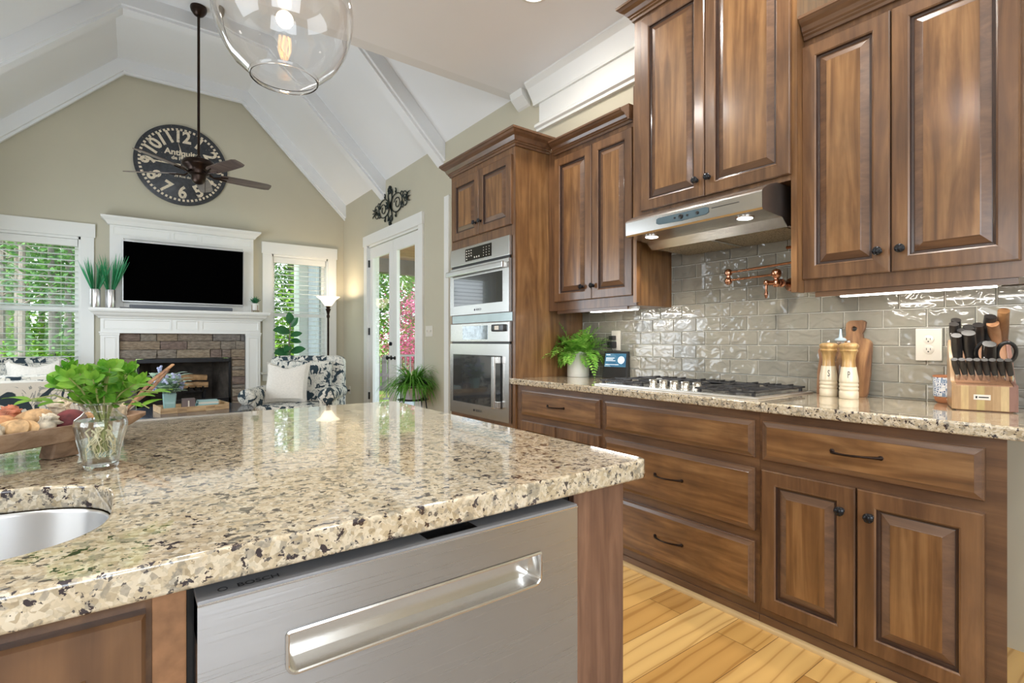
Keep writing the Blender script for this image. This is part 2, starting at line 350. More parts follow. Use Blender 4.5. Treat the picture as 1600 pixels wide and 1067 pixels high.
    def leaf(s, p, d, up, L, w, n=4, droop=0, fold=.15, tip=.0):
        p = V(p); d = V(d).normalized(); up = V(up); sd = d.cross(up)
        if sd.length < 1e-4: sd = d.cross(V((1, .3, 0)))
        sd.normalize(); nr = sd.cross(d); vs = []; fs = []
        for i in range(n + 1):
            t = i / n; ww = w * (sin(pi * min(1, (t * .93 + .05))) ** .8) * .5; q = p + d * (L * t) + nr * (-droop * L * t * t)
            vs += [q - sd * ww + nr * (fold * ww), q, q + sd * ww + nr * (fold * ww)]
        for i in range(n):
            o = i * 3; fs += [(o, o + 1, o + 4, o + 3), (o + 1, o + 2, o + 5, o + 4)]
        return s.add(vs, fs)
    def blob(s, c, r, n=10, m=7, sq=(1, 1, 1), jit=0, rot=None, rib=0, nr=6):
        vs = []; fs = []; c = V(c)
        for i in range(m + 1):
            ph = pi * i / m
            for k in range(n):
                a = 2 * pi * k / n; rr = r * (1 + random.uniform(-jit, jit)) * (1 + rib * sin(nr * a))
                q = V((rr * sin(ph) * cos(a) * sq[0], rr * sin(ph) * sin(a) * sq[1], r * cos(ph) * sq[2]))
                if rot is not None: q = rot @ q
                vs.append(c + q)
        for i in range(m):
            for k in range(n): fs.append((i * n + k, (i + 1) * n + k, (i + 1) * n + (k + 1) % n, i * n + (k + 1) % n))
        return s.add(vs, fs)
    def build(s, name, mat, parent=None, loc=(0, 0, 0), bevel=0, subsurf=0, solid=0):
        if parent is not None:
            q = parent; off = V((0, 0, 0))
            while q is not None: off += q.location; q = q.parent
        else: off = V(loc)
        me = bpy.data.meshes.new(name); me.from_pydata([(V(v) - off)[:] for v in s.v], [], s.f)
        me.validate(); me.update()
        bm = bmesh.new(); bm.from_mesh(me); bmesh.ops.remove_doubles(bm, verts=bm.verts[:], dist=1e-6); bmesh.ops.recalc_face_normals(bm, faces=bm.faces[:]) if not getattr(s, 'norec', False) else None; bm.to_mesh(me); bm.free()
        if len(set(s.tone)) > 1 and len(me.polygons) == len(s.tone):
            at = me.attributes.new('tone', 'FLOAT', 'FACE'); at.data.foreach_set('value', s.tone)
        me.materials.append(mat)
        if s.sm:
            me.polygons.foreach_set('use_smooth', [True] * len(me.polygons)); me.set_sharp_from_angle(angle=R(40))
        o = bpy.data.objects.new(name, me); C.objects.link(o)
        if parent is not None: o.parent = parent
        else: o.location = loc
        if bevel:
            b = o.modifiers.new('bevel', 'BEVEL'); b.width = bevel; b.segments = 2; b.limit_method = 'ANGLE'; b.angle_limit = R(50)
        if solid: q = o.modifiers.new('solid', 'SOLIDIFY'); q.thickness = solid; q.offset = 0
        if subsurf: q = o.modifiers.new('sub', 'SUBSURF'); q.levels = subsurf; q.render_levels = subsurf
        return o
def tag(o, label=None, cat=None, group=None, kind=None):
    if label: o['label'] = label
    if cat: o['category'] = cat
    if group: o['group'] = group
    if kind: o['kind'] = kind
    return o
def thing(name, label, cat, loc=(0, 0, 0), group=None, kind=None):
    o = bpy.data.objects.new(name, None); C.objects.link(o); o.location = loc; o.empty_display_size = .05
    return tag(o, label, cat, group, kind)
def struct(mb, name, mat, **k): return tag(mb.build(name, mat, **k), kind='structure')
def copy_tree(o, parent=None):
    c = o.copy(); C.objects.link(c)
    if parent: c.parent = parent
    for ch in o.children: copy_tree(ch, c)
    return c
def fR(X): return lambda u, v, d: (X - d, u, v)      # faces -X: u along y, v up
def fF(Y): return lambda u, v, d: (u, Y - d, v)      # faces -Y: u along x, v up
def text_mb(txt, size, fn, cu, cv, rot=0, d=0, depth=.001, ax='CENTER', sx=1.0, bold=.012):
    cu_ = bpy.data.curves.new('t', 'FONT'); cu_.body = txt; cu_.size = size; cu_.align_x = ax; cu_.align_y = 'CENTER'; cu_.resolution_u = 3; cu_.offset = size * bold
    o = bpy.data.objects.new('t', cu_); C.objects.link(o); dg = bpy.context.evaluated_depsgraph_get(); dg.update()
    me = bpy.data.meshes.new_from_object(o.evaluated_get(dg)); mb = []
    vs = []
    for v in me.vertices:
        a, b = v.co.x * sx, v.co.y; a, b = a * cos(rot) - b * sin(rot), a * sin(rot) + b * cos(rot); vs.append(fn(cu + a, cv + b, d))
    fs = [tuple(p.vertices) for p in me.polygons]
    bpy.data.objects.remove(o); bpy.data.curves.remove(cu_); bpy.data.meshes.remove(me)
    return vs, fs
# ================================================================== SETTING
WX = 2.67; BY = 8.05; LX = -1.52; KX = -3.0; KY = -2.6; HY = 3.47; EV = 3.275; FZ = 4.65
FL = WX - (FZ - EV); FLL = LX + (FZ - EV)
struct(MB().box(KX - .2, WX + .15, KY - .2, BY + .15, -.12, 0), 'floor', FLOORM)
# right wall with the french door opening
dY0, dY1, dZ = 5.39, 7.0, 2.50
m = MB()
for a in ((KY - .2, dY0, 0, 4.9), (dY1, BY + .15, 0, 4.9), (dY0, dY1, dZ, 4.9)): m.box(WX, WX + .15, *a)
struct(m, 'wall_right', WALL)
# back wall with two windows
w1 = (-1.50 + .1, -.50, .86, 2.42); w2 = (1.625, 2.425, .72, 2.43); fbx = (.035, 1.085, .12, .935)
def wall_with_holes(x0, x1, z0, z1, holes, y0, y1):
    xs = sorted({x0, x1, *[h[0] for h in holes], *[h[1] for h in holes]}); zs = sorted({z0, z1, *[h[2] for h in holes], *[h[3] for h in holes]}); m = MB()
    for a, b in zip(xs, xs[1:]):
        for c, d in zip(zs, zs[1:]):
            if not any(h[0] - 1e-6 <= a and b <= h[1] + 1e-6 and h[2] - 1e-6 <= c and d <= h[3] + 1e-6 for h in holes): m.box(a, b, y0, y1, c, d)
    return m
struct(wall_with_holes(LX - .15, WX + .15, 0, 4.9, [w1, w2, fbx], BY, BY + .15), 'wall_back', WALL)
m = MB().box(LX - .15, LX, HY, BY, 0, 4.9); struct(m, 'wall_left', WALL)
m = MB().box(KX, LX, HY, HY + .15, 0, 3.4); struct(m, 'wall_passage', WALLK)
struct(MB().box(KX - .15, KX, KY, HY + .15, 0, 3.4), 'wall_kitchen', WALLK)
struct(MB().box(KX - .15, WX + .15, KY - .15, KY, 0, 3.4), 'wall_front', WALLK)
struct(MB().box(KX - .15, WX + .15, KY - .15, HY, CEIL_Z, CEIL_Z + .12), 'ceiling', CEILK)
struct(MB().box(LX - .15, WX + .15, HY, HY + .1, CEIL_Z, 4.9), 'wall_header', CEILW)
# vaulted great room ceiling
prof = [(LX, EV), (FLL, FZ), (FL, FZ), (WX, EV)]
m = MB(); t = .15
for (x0, z0), (x1, z1) in zip(prof, prof[1:]):
    m.prism([(x0, z0), (x1, z1), (x1, z1 + t), (x0, z0 + t)], lambda a, b, d: (a, d, b), HY, BY)
struct(m, 'ceiling', CEILW)
# boxed beams following the vault
def beam(y0, y1, name):
    for (ya, yb, dp, nm) in ((y0, y1, .155, name),):
        m = MB()
        def run(ya, yb, dp, dp0=0):
            k = math.tan(R(22.5)); q = dp * math.sqrt(2)
            outer = [(LX, EV), (FLL, FZ), (FL, FZ), (WX, EV)]; inner = [(WX, EV - q), (FL - k * dp, FZ - dp), (FLL + k * dp, FZ - dp), (LX, EV - q)]
            pts = outer + inner; vs = [(a, ya, b) for a, b in pts] + [(a, yb, b) for a, b in pts]
            f = []
            for i in range(3):
                a, b, c, d = i, i + 1, 7 - i - 1, 7 - i
                f += [(a, b, c, d), (a + 8, d + 8, c + 8, b + 8), (d, c, c + 8, d + 8)]
            m.add(vs, f)
        run(y0, y1, .135); run(y0 + .035, y1 - .035, .16)
        struct(m, name, CEILW)
beam(6.38, 6.58, 'trim_2'); beam(4.79, 4.99, 'trim_3'); beam(BY - .11, BY - .001, 'trim_1')
# kitchen crown: cove, flat frieze, lower bead
m = MB(); y1 = 3.20
cove = [(0, 3.25), (.13, 3.25), (.13, 3.235), (.10, 3.20), (.055, 3.13), (.04, 3.105), (.04, 3.085), (.0, 3.085)]
m.sweep([(WX, -2.5), (WX, y1 + .06)][::-1], [(o, z) for o, z in cove])
m.sweep([(WX, y1), (WX, -2.5)], [(0, 3.09), (.022, 3.09), (.022, 2.925), (0, 2.925)])
m.sweep([(WX, y1 + .03), (WX, -2.5)], [(0, 2.93), (.035, 2.93), (.05, 2.915), (.05, 2.895), (.03, 2.885), (.03, 2.865), (0, 2.865)])
struct(m, 'trim_4', WHITE)
struct(MB().sweep([(WX, HY + .03), (WX, y1 + .14)], [(0, 3.25), (.10, 3.25), (.085, 3.20), (.02, 3.14), (0, 3.13)]), 'trim_5', WHITE)
# baseboards
m = MB().box(WX - .018, WX, -2.5, .30, 0, .15, .004); struct(m, 'baseboard_right', WHITE)
m = MB().box(WX - .018, WX, 7.12, BY, 0, .15, .004); m.box(WX - .018, WX, 4.85, 5.27, 0, .15, .004); struct(m, 'baseboard_right', WHITE)
m = MB().box(LX, -.42, BY - .018, BY, 0, .15, .004); m.box(1.5, WX, BY - .018, BY, 0, .15, .004); struct(m, 'baseboard_back', WHITE)

# ---- windows
def window(i, h, reach):
    x0, x1, z0, z1 = h; Y = BY
    root = tag(thing('window_%d' % i, None, None, ((x0 + x1) / 2, Y, z0)), kind='structure')
    m = MB(); cw = .125
    m.box(x0 - cw, x0, Y - .025, Y, z0, z1 + .01, .003); m.box(x1, x1 + cw, Y - .025, Y, z0, z1 + .01, .003)
    m.box(x0 - cw - .012, x1 + cw + .012, Y - .035, Y, z1, z1 + .165, .003)
    m.build('window_casing', WHITE, root)
    m = MB().box(x0 - cw - .03, x1 + cw + .03, Y - .07, Y + .02, z0 - .03, z0, .006); m.box(x0 - cw, x1 + cw, Y - .022, Y, z0 - .13, z0 - .03, .003)
    m.build('window_sill', WHITE, root)
    m = MB(); e = .001
    m.box(x0, x0 + .022, Y, Y + .15, z0, z1); m.box(x1 - .022, x1, Y, Y + .15, z0, z1); m.box(x0, x1, Y, Y + .15, z1 - .03, z1); m.box(x0, x1, Y + .02, Y + .15, z0, z0 + .02)
    m.build('window_frame', WHITE, root)
    zm = (z0 + z1) / 2 - .01 if i == 1 else 1.565
    zm = 1.555
    for a, b, yy in ((z0 + .02, zm + .02, Y + .10), (zm - .02, z1 - .03, Y + .125)):
        m = MB(); s = .042
        m.box(x0 + .022, x0 + .022 + s, yy, yy + .022, a, b); m.box(x1 - .022 - s, x1 - .022, yy, yy + .022, a, b)
        m.box(x0 + .022 + s, x1 - .022 - s, yy, yy + .022, a, a + s + .005); m.box(x0 + .022 + s, x1 - .022 - s, yy, yy + .022, b - s, b)
        sash = m.build('sash', WHITE, root)
        MB().box(x0 + .022 + s, x1 - .022 - s, yy + .009, yy + .013, a + s, b - s).build('pane', PANE, sash)
    return root
window(1, w1, 0); window(2, w2, 0)
def blind(h, label):
    x0, x1, z0, z1 = h; x0 += .03; x1 -= .03; Y = BY + .052
    root = thing('window_blind', label, 'blind', ((x0 + x1) / 2, Y, z0), 'white slatted window blinds')
    MB().box(x0, x1, Y - .035, Y + .035, z1 - .115, z1 - .032, .003).build('headrail', WHITE, root)
    m = MB(); z = z1 - .15; k = 0
    while z > z0 + .06:
        a = R(17) if z > 1.5 else R(5); dy, dz = .029 * cos(a), .029 * sin(a)
        m.add([(x0, Y - dy, z - dz), (x1, Y - dy, z - dz), (x1, Y + dy, z + dz), (x0, Y + dy, z + dz), (x0, Y - dy, z - dz + .004), (x1, Y - dy, z - dz + .004), (x1, Y + dy, z + dz + .004), (x0, Y + dy, z + dz + .004)],
              [(0, 1, 2, 3), (7, 6, 5, 4), (0, 4, 5, 1), (3, 2, 6, 7), (0, 3, 7, 4), (1, 5, 6, 2)])
        z -= .068
    tag(m.build('slats', WHITE, root))
    MB().box(x0, x1, Y - .028, Y + .028, z0 + .025, z0 + .045, .002).build('bottom_rail', WHITE, root)
    m = MB()
    for q in (.18, .82): xx = x0 + (x1 - x0) * q; m.tube([(xx, Y - .03, z1 - .1), (xx, Y - .03, z0 + .04)], .0015, 4)
    m.build('ladder_cord', WHITE, root)
blind(w1, 'white slatted blind on the window left of the fireplace')
blind(w2, 'white slatted blind on the window between fireplace and floor lamp')

# ---- french door
root = tag(thing('door_1', None, None, (WX, (dY0 + dY1) / 2, 0)), kind='structure')
f = fR(WX)
m = MB()
m.box(WX - .025, WX, dY0 - .11, dY0, 0, dZ + .01, .003); m.box(WX - .025, WX, dY1, dY1 + .11, 0, dZ + .01, .003)
m.box(WX - .035, WX, dY0 - .122, dY1 + .122, dZ, dZ + .14, .003)
m.build('door_casing', WHITE, root)
m = MB().box(WX, WX + .15, dY0, dY0 + .025, 0, dZ); m.box(WX, WX + .15, dY1 - .025, dY1, 0, dZ); m.box(WX, WX + .15, dY0, dY1, dZ - .025, dZ); m.box(WX, WX + .15, dY0, dY1, -.01, .015)
m.build('door_frame', WHITE, root)
mid = 6.17
for (a, b, k) in ((dY0 + .028, mid - .002, 0), (mid + .002, dY1 - .028, 1)):
    s = .105; s2 = .11; zt = 2.465; m = MB(); X0, X1 = WX + .012, WX + .055
    m.box(X0, X1, a, a + s, .02, zt); m.box(X0, X1, b - s, b, .02, zt); m.box(X0, X1, a + s, b - s, .02, .26); m.box(X0, X1, a + s, b - s, zt - .14, zt)
    # glazing bead
    for q in ((a + s, a + s + .012, .26, zt - .14), (b - s - .012, b - s, .26, zt - .14), (a + s, b - s, .26, .272), (a + s, b - s, zt - .152, zt - .14)): m.box(X0 - .006, X0 + .03, q[0], q[1], q[2], q[3], .002)
    leaf = m.build('door_leaf', WHITE, root)
    MB().box(X0 + .018, X0 + .024, a + s, b - s, .26, zt - .14).build('pane', PANE, leaf)
    if k == 1:
        for z in (.35, 1.25, 2.2): MB().box(WX - .006, WX + .014, b - .006, b + .018, z, z + .10, .002).build('hinge', BLACKM, leaf)
        yy = a + .055
        h = MB(True).lathe([(.03, 0), (.03, -.008), (.012, -.012), (.011, -.035), (.022, -.045), (.028, -.055), (.024, -.068), (.004, -.074)], (X0, yy, .95), 18, 'x'); h.build('door_knob', BLACKM, leaf)
        h = MB(True).lathe([(.024, 0), (.024, -.009), (.018, -.013), (.004, -.014)], (X0, yy, 1.13), 18, 'x'); h.box(X0 - .032, X0 - .012, yy - .004, yy + .004, 1.105, 1.155, .002); h.build('deadbolt', BLACKM, leaf)
    else:
        h = MB(True).lathe([(.024, 0), (.024, -.008), (.012, -.012), (.011, -.035), (.024, -.048), (.022, -.06), (.004, -.066)], (X0, b - .055, .95), 18, 'x'); h.build('door_knob', BLACKM, leaf)
# cased opening beside the oven tower
m = MB().box(WX - .025, WX, 4.68, 4.775, 0, 2.69, .003); struct(m, 'trim_6', WHITE)

# ---- backsplash of hand-made tiles, each tile with its own tilt
m = MB(); g = MB().box(WX - .004, WX, .30, 2.72, .915, 1.372); g.box(WX - .004, WX, 1.045, 1.945, 1.372, 1.70)
g.box(WX - .0046, WX - .0035, .30, 2.72, .915, 1.372)
th, tw, gp = .0762, .1524, .003; row = 0; z = .983 - (th + gp)
rnd = random.Random(3)
while z < 1.70:
    y = 2.72 - (tw + gp) * (.5 if row % 2 else .12)
    y += (tw + gp)
    while y > .30:
        a, b = max(y - tw, .302), min(y, 2.718); c, d = max(z, .918), min(z + th, 1.698)
        if c > 1.372: a, b = max(a, 1.05), min(b, 1.942)
        elif d > 1.372 and not (a > 1.04 and b < 1.96): d = 1.372
        if b - a > .012 and d - c > .012:
            x = WX - .0105; tl = [rnd.uniform(-.0009, .0009) for _ in range(4)]; e = .003
            vs = [(WX - .005, a, c), (WX - .005, b, c), (WX - .005, b, d), (WX - .005, a, d), (x + tl[0], a + e, c + e), (x + tl[1], b - e, c + e), (x + tl[2], b - e, d - e), (x + tl[3], a + e, d - e)]
            m.add(vs, [(0, 1, 5, 4), (1, 2, 6, 5), (2, 3, 7, 6), (3, 0, 4, 7), (4, 5, 6, 7)], rnd.random())
        y -= tw + gp
    z += th + gp; row += 1
g.v = [(a - .0006, b, c) for a, b, c in g.v]; m.v = [(a - .0006, b, c) for a, b, c in m.v]
root = thing('tile_backsplash', 'glossy taupe subway tile backsplash along the cooktop wall', 'backsplash', (WX, 1.5, .915))
g.build('grout_bed', GROUT, root); m.norec = True; m.build('tiles', TILE, root)
# ================================================================== CABINETS
DOORP = [(0, 0), (0, .016), (.004, .020), (.052, .0215), (.0525, .0225), (.058, .019), (.0605, .009), (.068, .008), (.070, .009), (.095, .0185), (.098, .0200), (.0985, .0200)]
DRAWP = [(0, 0), (0, .012), (.002, .014), (.006, .0145), (.020, .021), (.022, .0225), (.0225, .0225)]
def door_panel(name, rect, fn, parent, knob=None, mat=None, prof=None, scale=1.0):
    """frame ring and raised panel; the glazed profile is its own sub-part"""
    prof = prof or DOORP
    prof = [(a * scale, b) for a, b in prof]
    o = MB().rings(rect, fn, prof[:4]); 
    # frame
    fr = MB(); u0, u1, v0, v1 = rect
    def ring(mb, pr):
        vs = []; fs = []
        for ins, d in pr: vs += [fn(u0 + ins, v0 + ins, d), fn(u1 - ins, v0 + ins, d), fn(u1 - ins, v1 - ins, d), fn(u0 + ins, v1 - ins, d)]
        for i in range(len(pr) - 1):
            for k in range(4): fs.append((i * 4 + k, i * 4 + (k + 1) % 4, i * 4 + 4 + (k + 1) % 4, i * 4 + 4 + k))
        mb.add(vs, fs)
    ring(fr, prof[:6]); door = fr.build(name, mat or WOODG, parent)
    gl_ = MB(); ring(gl_, prof[5:9]); gl_.build('glazed_groove', GLAZE, door)
    ring_ = MB(); ring(ring_, prof[8:]); vs = []; ins, d = prof[-1]
    ring_.build('panel_bevel', WOODT, door)
    pl = MB().add([fn(u0 + ins, v0 + ins, d), fn(u1 - ins, v0 + ins, d), fn(u1 - ins, v1 - ins, d), fn(u0 + ins, v1 - ins, d)], [(0, 1, 2, 3)])
    pl.build('raised_panel', WOODV, door)
    if knob: knob_at(fn(knob[0], knob[1], .0215), fn(knob[0], knob[1], .05), door)
    return door
def knob_at(p, q, parent):
    p = V(p); q = V(q); Mx = (q - p).to_track_quat('Z', 'Y').to_matrix()
    pr = [(.011, 0), (.011, .002), (.006, .005), (.0055, .012), (.012, .017), (.0165, .021), (.0165, .025), (.012, .030), (.001, .032)]
    m = MB(True).lathe(pr, p, 18, 'z', True, Mx)
    for k in range(6):
        a = k * pi / 3; m.lathe([(.0035, 0), (.003, .002), (.0005, .003)], p + Mx @ V((.0115 * cos(a), .0115 * sin(a), .0285)), 6, 'z', True, Mx)
    return m.build('knob', BLACKM, parent)
def pull_at(fn, u, v, w, parent):
    m = MB(True); pts = []
    for i in range(13):
        t = i / 12; a = (t - .5) * w; pts.append(fn(u + a, v + .006 * cos(pi * (t)) * .4 - .003, .0225 + .026 * sin(pi * t) ** .7))
    m.tube(pts, [.0058, .0052, .0045, .0042, .004, .004, .0042, .004, .004, .0042, .0045, .0052, .0058], 8)
    for e in (-.5, .5): m.lathe([(.008, 0), (.008, .003), (.004, .006)], fn(u + e * w * .97, v, .0225), 10, 'z', True, (V(fn(0, 0, 1)) - V(fn(0, 0, 0))).to_track_quat('Z', 'Y').to_matrix())
    return m.build('pull', BRONZE, parent)
def drawer(rect, fn, parent, pull=.15):
    u0, u1, v0, v1 = rect
    fr = MB(); vs = []; fs = []; pr = DRAWP
    for ins, d in pr: vs += [fn(u0 + ins, v0 + ins, d), fn(u1 - ins, v0 + ins, d), fn(u1 - ins, v1 - ins, d), fn(u0 + ins, v1 - ins, d)]
    for i in range(len(pr) - 1):
        for k in range(4): fs.append((i * 4 + k, i * 4 + (k + 1) % 4, i * 4 + 4 + (k + 1) % 4, i * 4 + 4 + k))
    fr.add(vs, fs); d = fr.build('drawer', WOODT, parent)
    ins, dd = pr[-1]
    MB().add([fn(u0 + ins, v0 + ins, dd), fn(u1 - ins, v0 + ins, dd), fn(u1 - ins, v1 - ins, dd), fn(u0 + ins, v1 - ins, dd)], [(0, 1, 2, 3)]).build('drawer_face', WOODH, d)
    if pull: pull_at(fn, (u0 + u1) / 2, (v0 + v1) / 2 + .003, pull, d)
    return d
CROWN = lambda b, h, o: [(0, b), (.012, b), (.014, b + .012), (.022, b + .018), (.022, b + .024), (.03, b + .03), (o * .55, b + h * .55), (o * .8, b + h * .7), (o * .92, b + h * .82), (o, b + h * .86), (o, b + h), (0, b + h)]

# --- base cabinets along the right wall
FX = 2.06; fn = fR(FX)
def carcass_face(m, y0, y1, z0, z1): m.box(FX, WX - .001, y0, y1, z0, z1)
root = thing('base_cabinet', 'brown wood base cabinet left of the wide drawer stack, beside the oven tower', 'cabinet', (2.36, 2.33, 0), 'stained wood base cabinets')
MB().box(FX, WX - .001, 1.945, 2.719, .0, .874).build('cabinet_box', WOODGH, root)
MB().box(FX - .006, FX, 1.95, 2.719, .0, .05, .003).build('base_rail', WOODT, root)
drawer((1.958, 2.66, .684, .842), fn, root, .15)
door_panel('door', (1.962, 2.311, .09, .644), fn, root, (2.285, .56)); door_panel('door', (2.315, 2.66, .09, .644), fn, root, (2.34, .56))
root = thing('base_cabinet', 'brown wood base cabinet with three wide drawers under the cooktop', 'cabinet', (2.36, 1.51, 0), 'stained wood base cabinets')
MB().box(FX, WX - .001, 1.076, 1.944, .0, .874).build('cabinet_box', WOODGH, root)
MB().box(FX - .006, FX, 1.076, 1.944, .0, .05, .003).build('base_rail', WOODT, root)
drawer((1.092, 1.92, .685, .838), fn, root, 0); drawer((1.092, 1.92, .384, .642), fn, root, .155); drawer((1.092, 1.92, .089, .341), fn, root, .155)
root = thing('base_cabinet', 'brown wood base cabinet with one drawer over two doors, right end of the run', 'cabinet', (2.36, .7, 0), 'stained wood base cabinets')
m = MB(); m.prism([(FX, .34), (WX - .001, .47), (WX - .001, 1.075), (FX, 1.075)], lambda a, b, d: (a, b, d), 0, .874); m.build('cabinet_box', WOODGH, root)
MB().box(FX - .006, FX, .345, 1.075, .0, .05, .003).build('base_rail', WOODT, root)
drawer((.387, 1.06, .682, .840), fn, root, .155)
door_panel('door', (.727, 1.061, .082, .643), fn, root, (.769, .556)); door_panel('door', (.387, .721, .082, .643), fn, root, (.679, .556))
m = MB(True); m.sweep([(FX - .006, 2.719), (FX - .006, .345)], [(0, 0), (.017, 0), (.016, .008), (.011, .015), (.003, .02), (0, .02)]); 
tag(m.build('shoe_molding', simple('golden_shoe_paint', (.52, .36, .17), .4), None, (FX, 1.5, 0)), kind='structure'); bpy.data.objects['shoe_molding'].name = 'trim_7'

# --- counter
def slab(poly, z0, z1, name, label, loc, hole=None, r=.008):
    bm = bmesh.new()
    vs = [bm.verts.new((x, y, z1)) for x, y in poly]; es = [bm.edges.new((vs[i], vs[(i + 1) % len(vs)])) for i in range(len(vs))]
    if hole:
        hv = [bm.verts.new((x, y, z1)) for x, y in hole]; es += [bm.edges.new((hv[i], hv[(i + 1) % len(hv)])) for i in range(len(hv))]
        bmesh.ops.triangle_fill(bm, use_beauty=True, edges=es, use_dissolve=False)
    else: bm.faces.new(vs)
    ge = bmesh.ops.extrude_face_region(bm, geom=bm.faces[:]); bmesh.ops.translate(bm, verts=[v for v in ge['geom'] if isinstance(v, bmesh.types.BMVert)], vec=(0, 0, z0 - z1))
    bmesh.ops.recalc_face_normals(bm, faces=bm.faces[:])
    bmesh.ops.translate(bm, verts=bm.verts[:], vec=-V(loc))
    me = bpy.data.meshes.new(name); bm.to_mesh(me); bm.free(); me.materials.append(GRAN)
    o = bpy.data.objects.new(name, me); C.objects.link(o); o.location = loc
    b = o.modifiers.new('edge', 'BEVEL'); b.width = r; b.segments = 4; b.limit_method = 'ANGLE'; b.angle_limit = R(55)
    me.polygons.foreach_set('use_smooth', [True] * len(me.polygons)); me.set_sharp_from_angle(angle=R(60))
    return tag(o, label, 'countertop')
slab([(2.027, .27), (WX - .012, .27), (WX - .012, 2.718), (2.055, 2.718), (2.055, 2.76), (2.027, 2.76)], .875, .915, 'countertop', 'speckled tan granite counter along the tiled wall under the cooktop', (2.35, 1.5, .875), None, .007)

# --- oven tower
root = thing('oven_tower', 'tall brown wood cabinet holding the two built-in ovens', 'cabinet', (2.36, 3.15, 0)); TX = 2.05; fn = fR(TX)
MB().box(TX, WX - .001, 2.72, 3.57, 0, 2.50).build('cabinet_box', WOODV, root)
m = MB()   # face frame
m.box(TX - .004, TX, 2.722, 2.752, 0, 2.47); m.box(TX - .004, TX, 3.545, 3.568, 0, 2.47); m.box(TX - .004, TX, 2.752, 3.545, 1.876, 1.94); m.box(TX - .004, TX, 2.752, 3.545, 1.29, 1.36); m.box(TX - .004, TX, 2.752, 3.545, 0, .60); m.box(TX - .004, TX, 2.752, 3.545, 2.41, 2.47)
m.build('face_frame', WOODG, root)
door_panel('door', (2.752, 3.147, 1.945, 2.415), fn, root, (3.115, 2.035)); door_panel('door', (3.151, 3.53, 1.945, 2.415), fn, root, (3.185, 2.035))
m = MB().sweep([(WX - .002, 3.568), (TX - .002, 3.568), (TX - .002, 2.722), (2.336, 2.722)], [(o, z) for o, z in CROWN(2.462, .10, .075)])
m.build('crown', WOODT, root)

# --- wall cabinets
def wall_cab(label, loc, y0, y1, X, z0, z1, doors, frz, back=WX - .001, mat=WOODG):
    root = thing('wall_cabinet', label, 'cabinet', loc, 'stained wood wall cabinets'); fn = fR(X)
    MB().box(X, back, y0, y1, z0, z1).build('cabinet_box', WOODV, root)
    m = MB().box(X - .003, X, y0, y1, z0, z1); m.build('face_frame', WOODG, root)
    for (rect, kn) in doors: door_panel('door', rect, fR(X - .003), root, kn)
    return root
rl = wall_cab('tall brown wood wall cabinet with two narrow doors beside the oven tower', (2.5, 2.3, 1.37), 1.945, 2.718, 2.34, 1.37, 2.47,
              [((1.962, 2.286, 1.428, 2.402), (2.268, 1.51)), ((2.290, 2.640, 1.428, 2.402), (2.362, 1.51))], 0)
MB().sweep([(2.336, 2.652), (2.336, 1.948), (2.275, 1.948)], [(o, z) for o, z in CROWN(2.435, .085, .065)]).build('crown', WOODT, rl)
rm = wall_cab('tallest brown wood wall cabinet, directly above the range hood', (2.46, 1.44, 1.85), 1.05, 1.90, 2.27, 1.852, 3.0,
              [((1.046, 1.449, 1.875, 2.925), (1.425, 1.957)), ((1.453, 1.842, 1.875, 2.925), (1.492, 1.957))], 0)
MB().box(2.27, 2.338, 1.026, 1.05, 1.37, 3.0).build('side_stile', WOODV, rm)
MB().box(2.27, 2.31, 1.888, 1.912, 1.38, 2.6).build('side_stile', WOODV, rm)
MB().box(2.338, WX - .001, 1.030, 1.05, 2.5, 3.0).build('side_panel', WOODV, rm)
MB().sweep([(WX - .06, 1.90), (2.268, 1.90), (2.268, 1.03), (WX - .06, 1.03)], [(o, z) for o, z in CROWN(2.955, .085, .075)]).build('crown', WOODT, rm)
rr = wall_cab('brown wood wall cabinet with two wide doors above the knife block', (2.5, .69, 1.37), .34, 1.025, 2.34, 1.372, 2.50,
              [((.709, 1.028, 1.426, 2.425), (.743, 1.508)), ((.352, .704, 1.426, 2.425), (.671, 1.508))], 0)
MB().sweep([(2.336, 1.022), (2.336, .34), (WX - .05, .34)], [(o, z) for o, z in CROWN(2.455, .085, .065)]).build('crown', WOODT, rr)
for r_, y0, y1 in ((rr, .36, .985), (rl, 2.02, 2.64)):   # light rail
    z0 = 1.352 if r_ is rr else 1.352
    MB().box(2.345, 2.36, y0, y1, 1.350, 1.371).build('light_rail', WOODT, r_)

# --- under-cabinet strips, with their light
for (x, y0, y1, lab, pw) in ((2.385, .42, .90, 'thin lit led strip under the wall cabinet with wide doors', 1.7), (2.385, 1.98, 2.35, 'thin lit led strip under the wall cabinet beside the oven tower', 1.3)):
    root = thing('under_cabinet_light', lab, 'light', (x, (y0 + y1) / 2, 1.36), 'under-cabinet led strips')
    MB().box(x - .014, x + .014, y0 - .01, y1 + .01, 1.350, 1.369, .002).build('housing', WHITE, root)
    MB().box(x - .010, x + .010, y0, y1, 1.346, 1.3495).build('lit_diffuser', STRIP, root)
    lamp('led_strip_glow', 'AREA', (x, (y0 + y1) / 2, 1.343), (x + .12, (y0 + y1) / 2, .9), pw, .02, y1 - y0, (1, .93, .82)).rotation_euler = (0, R(-18), 0)

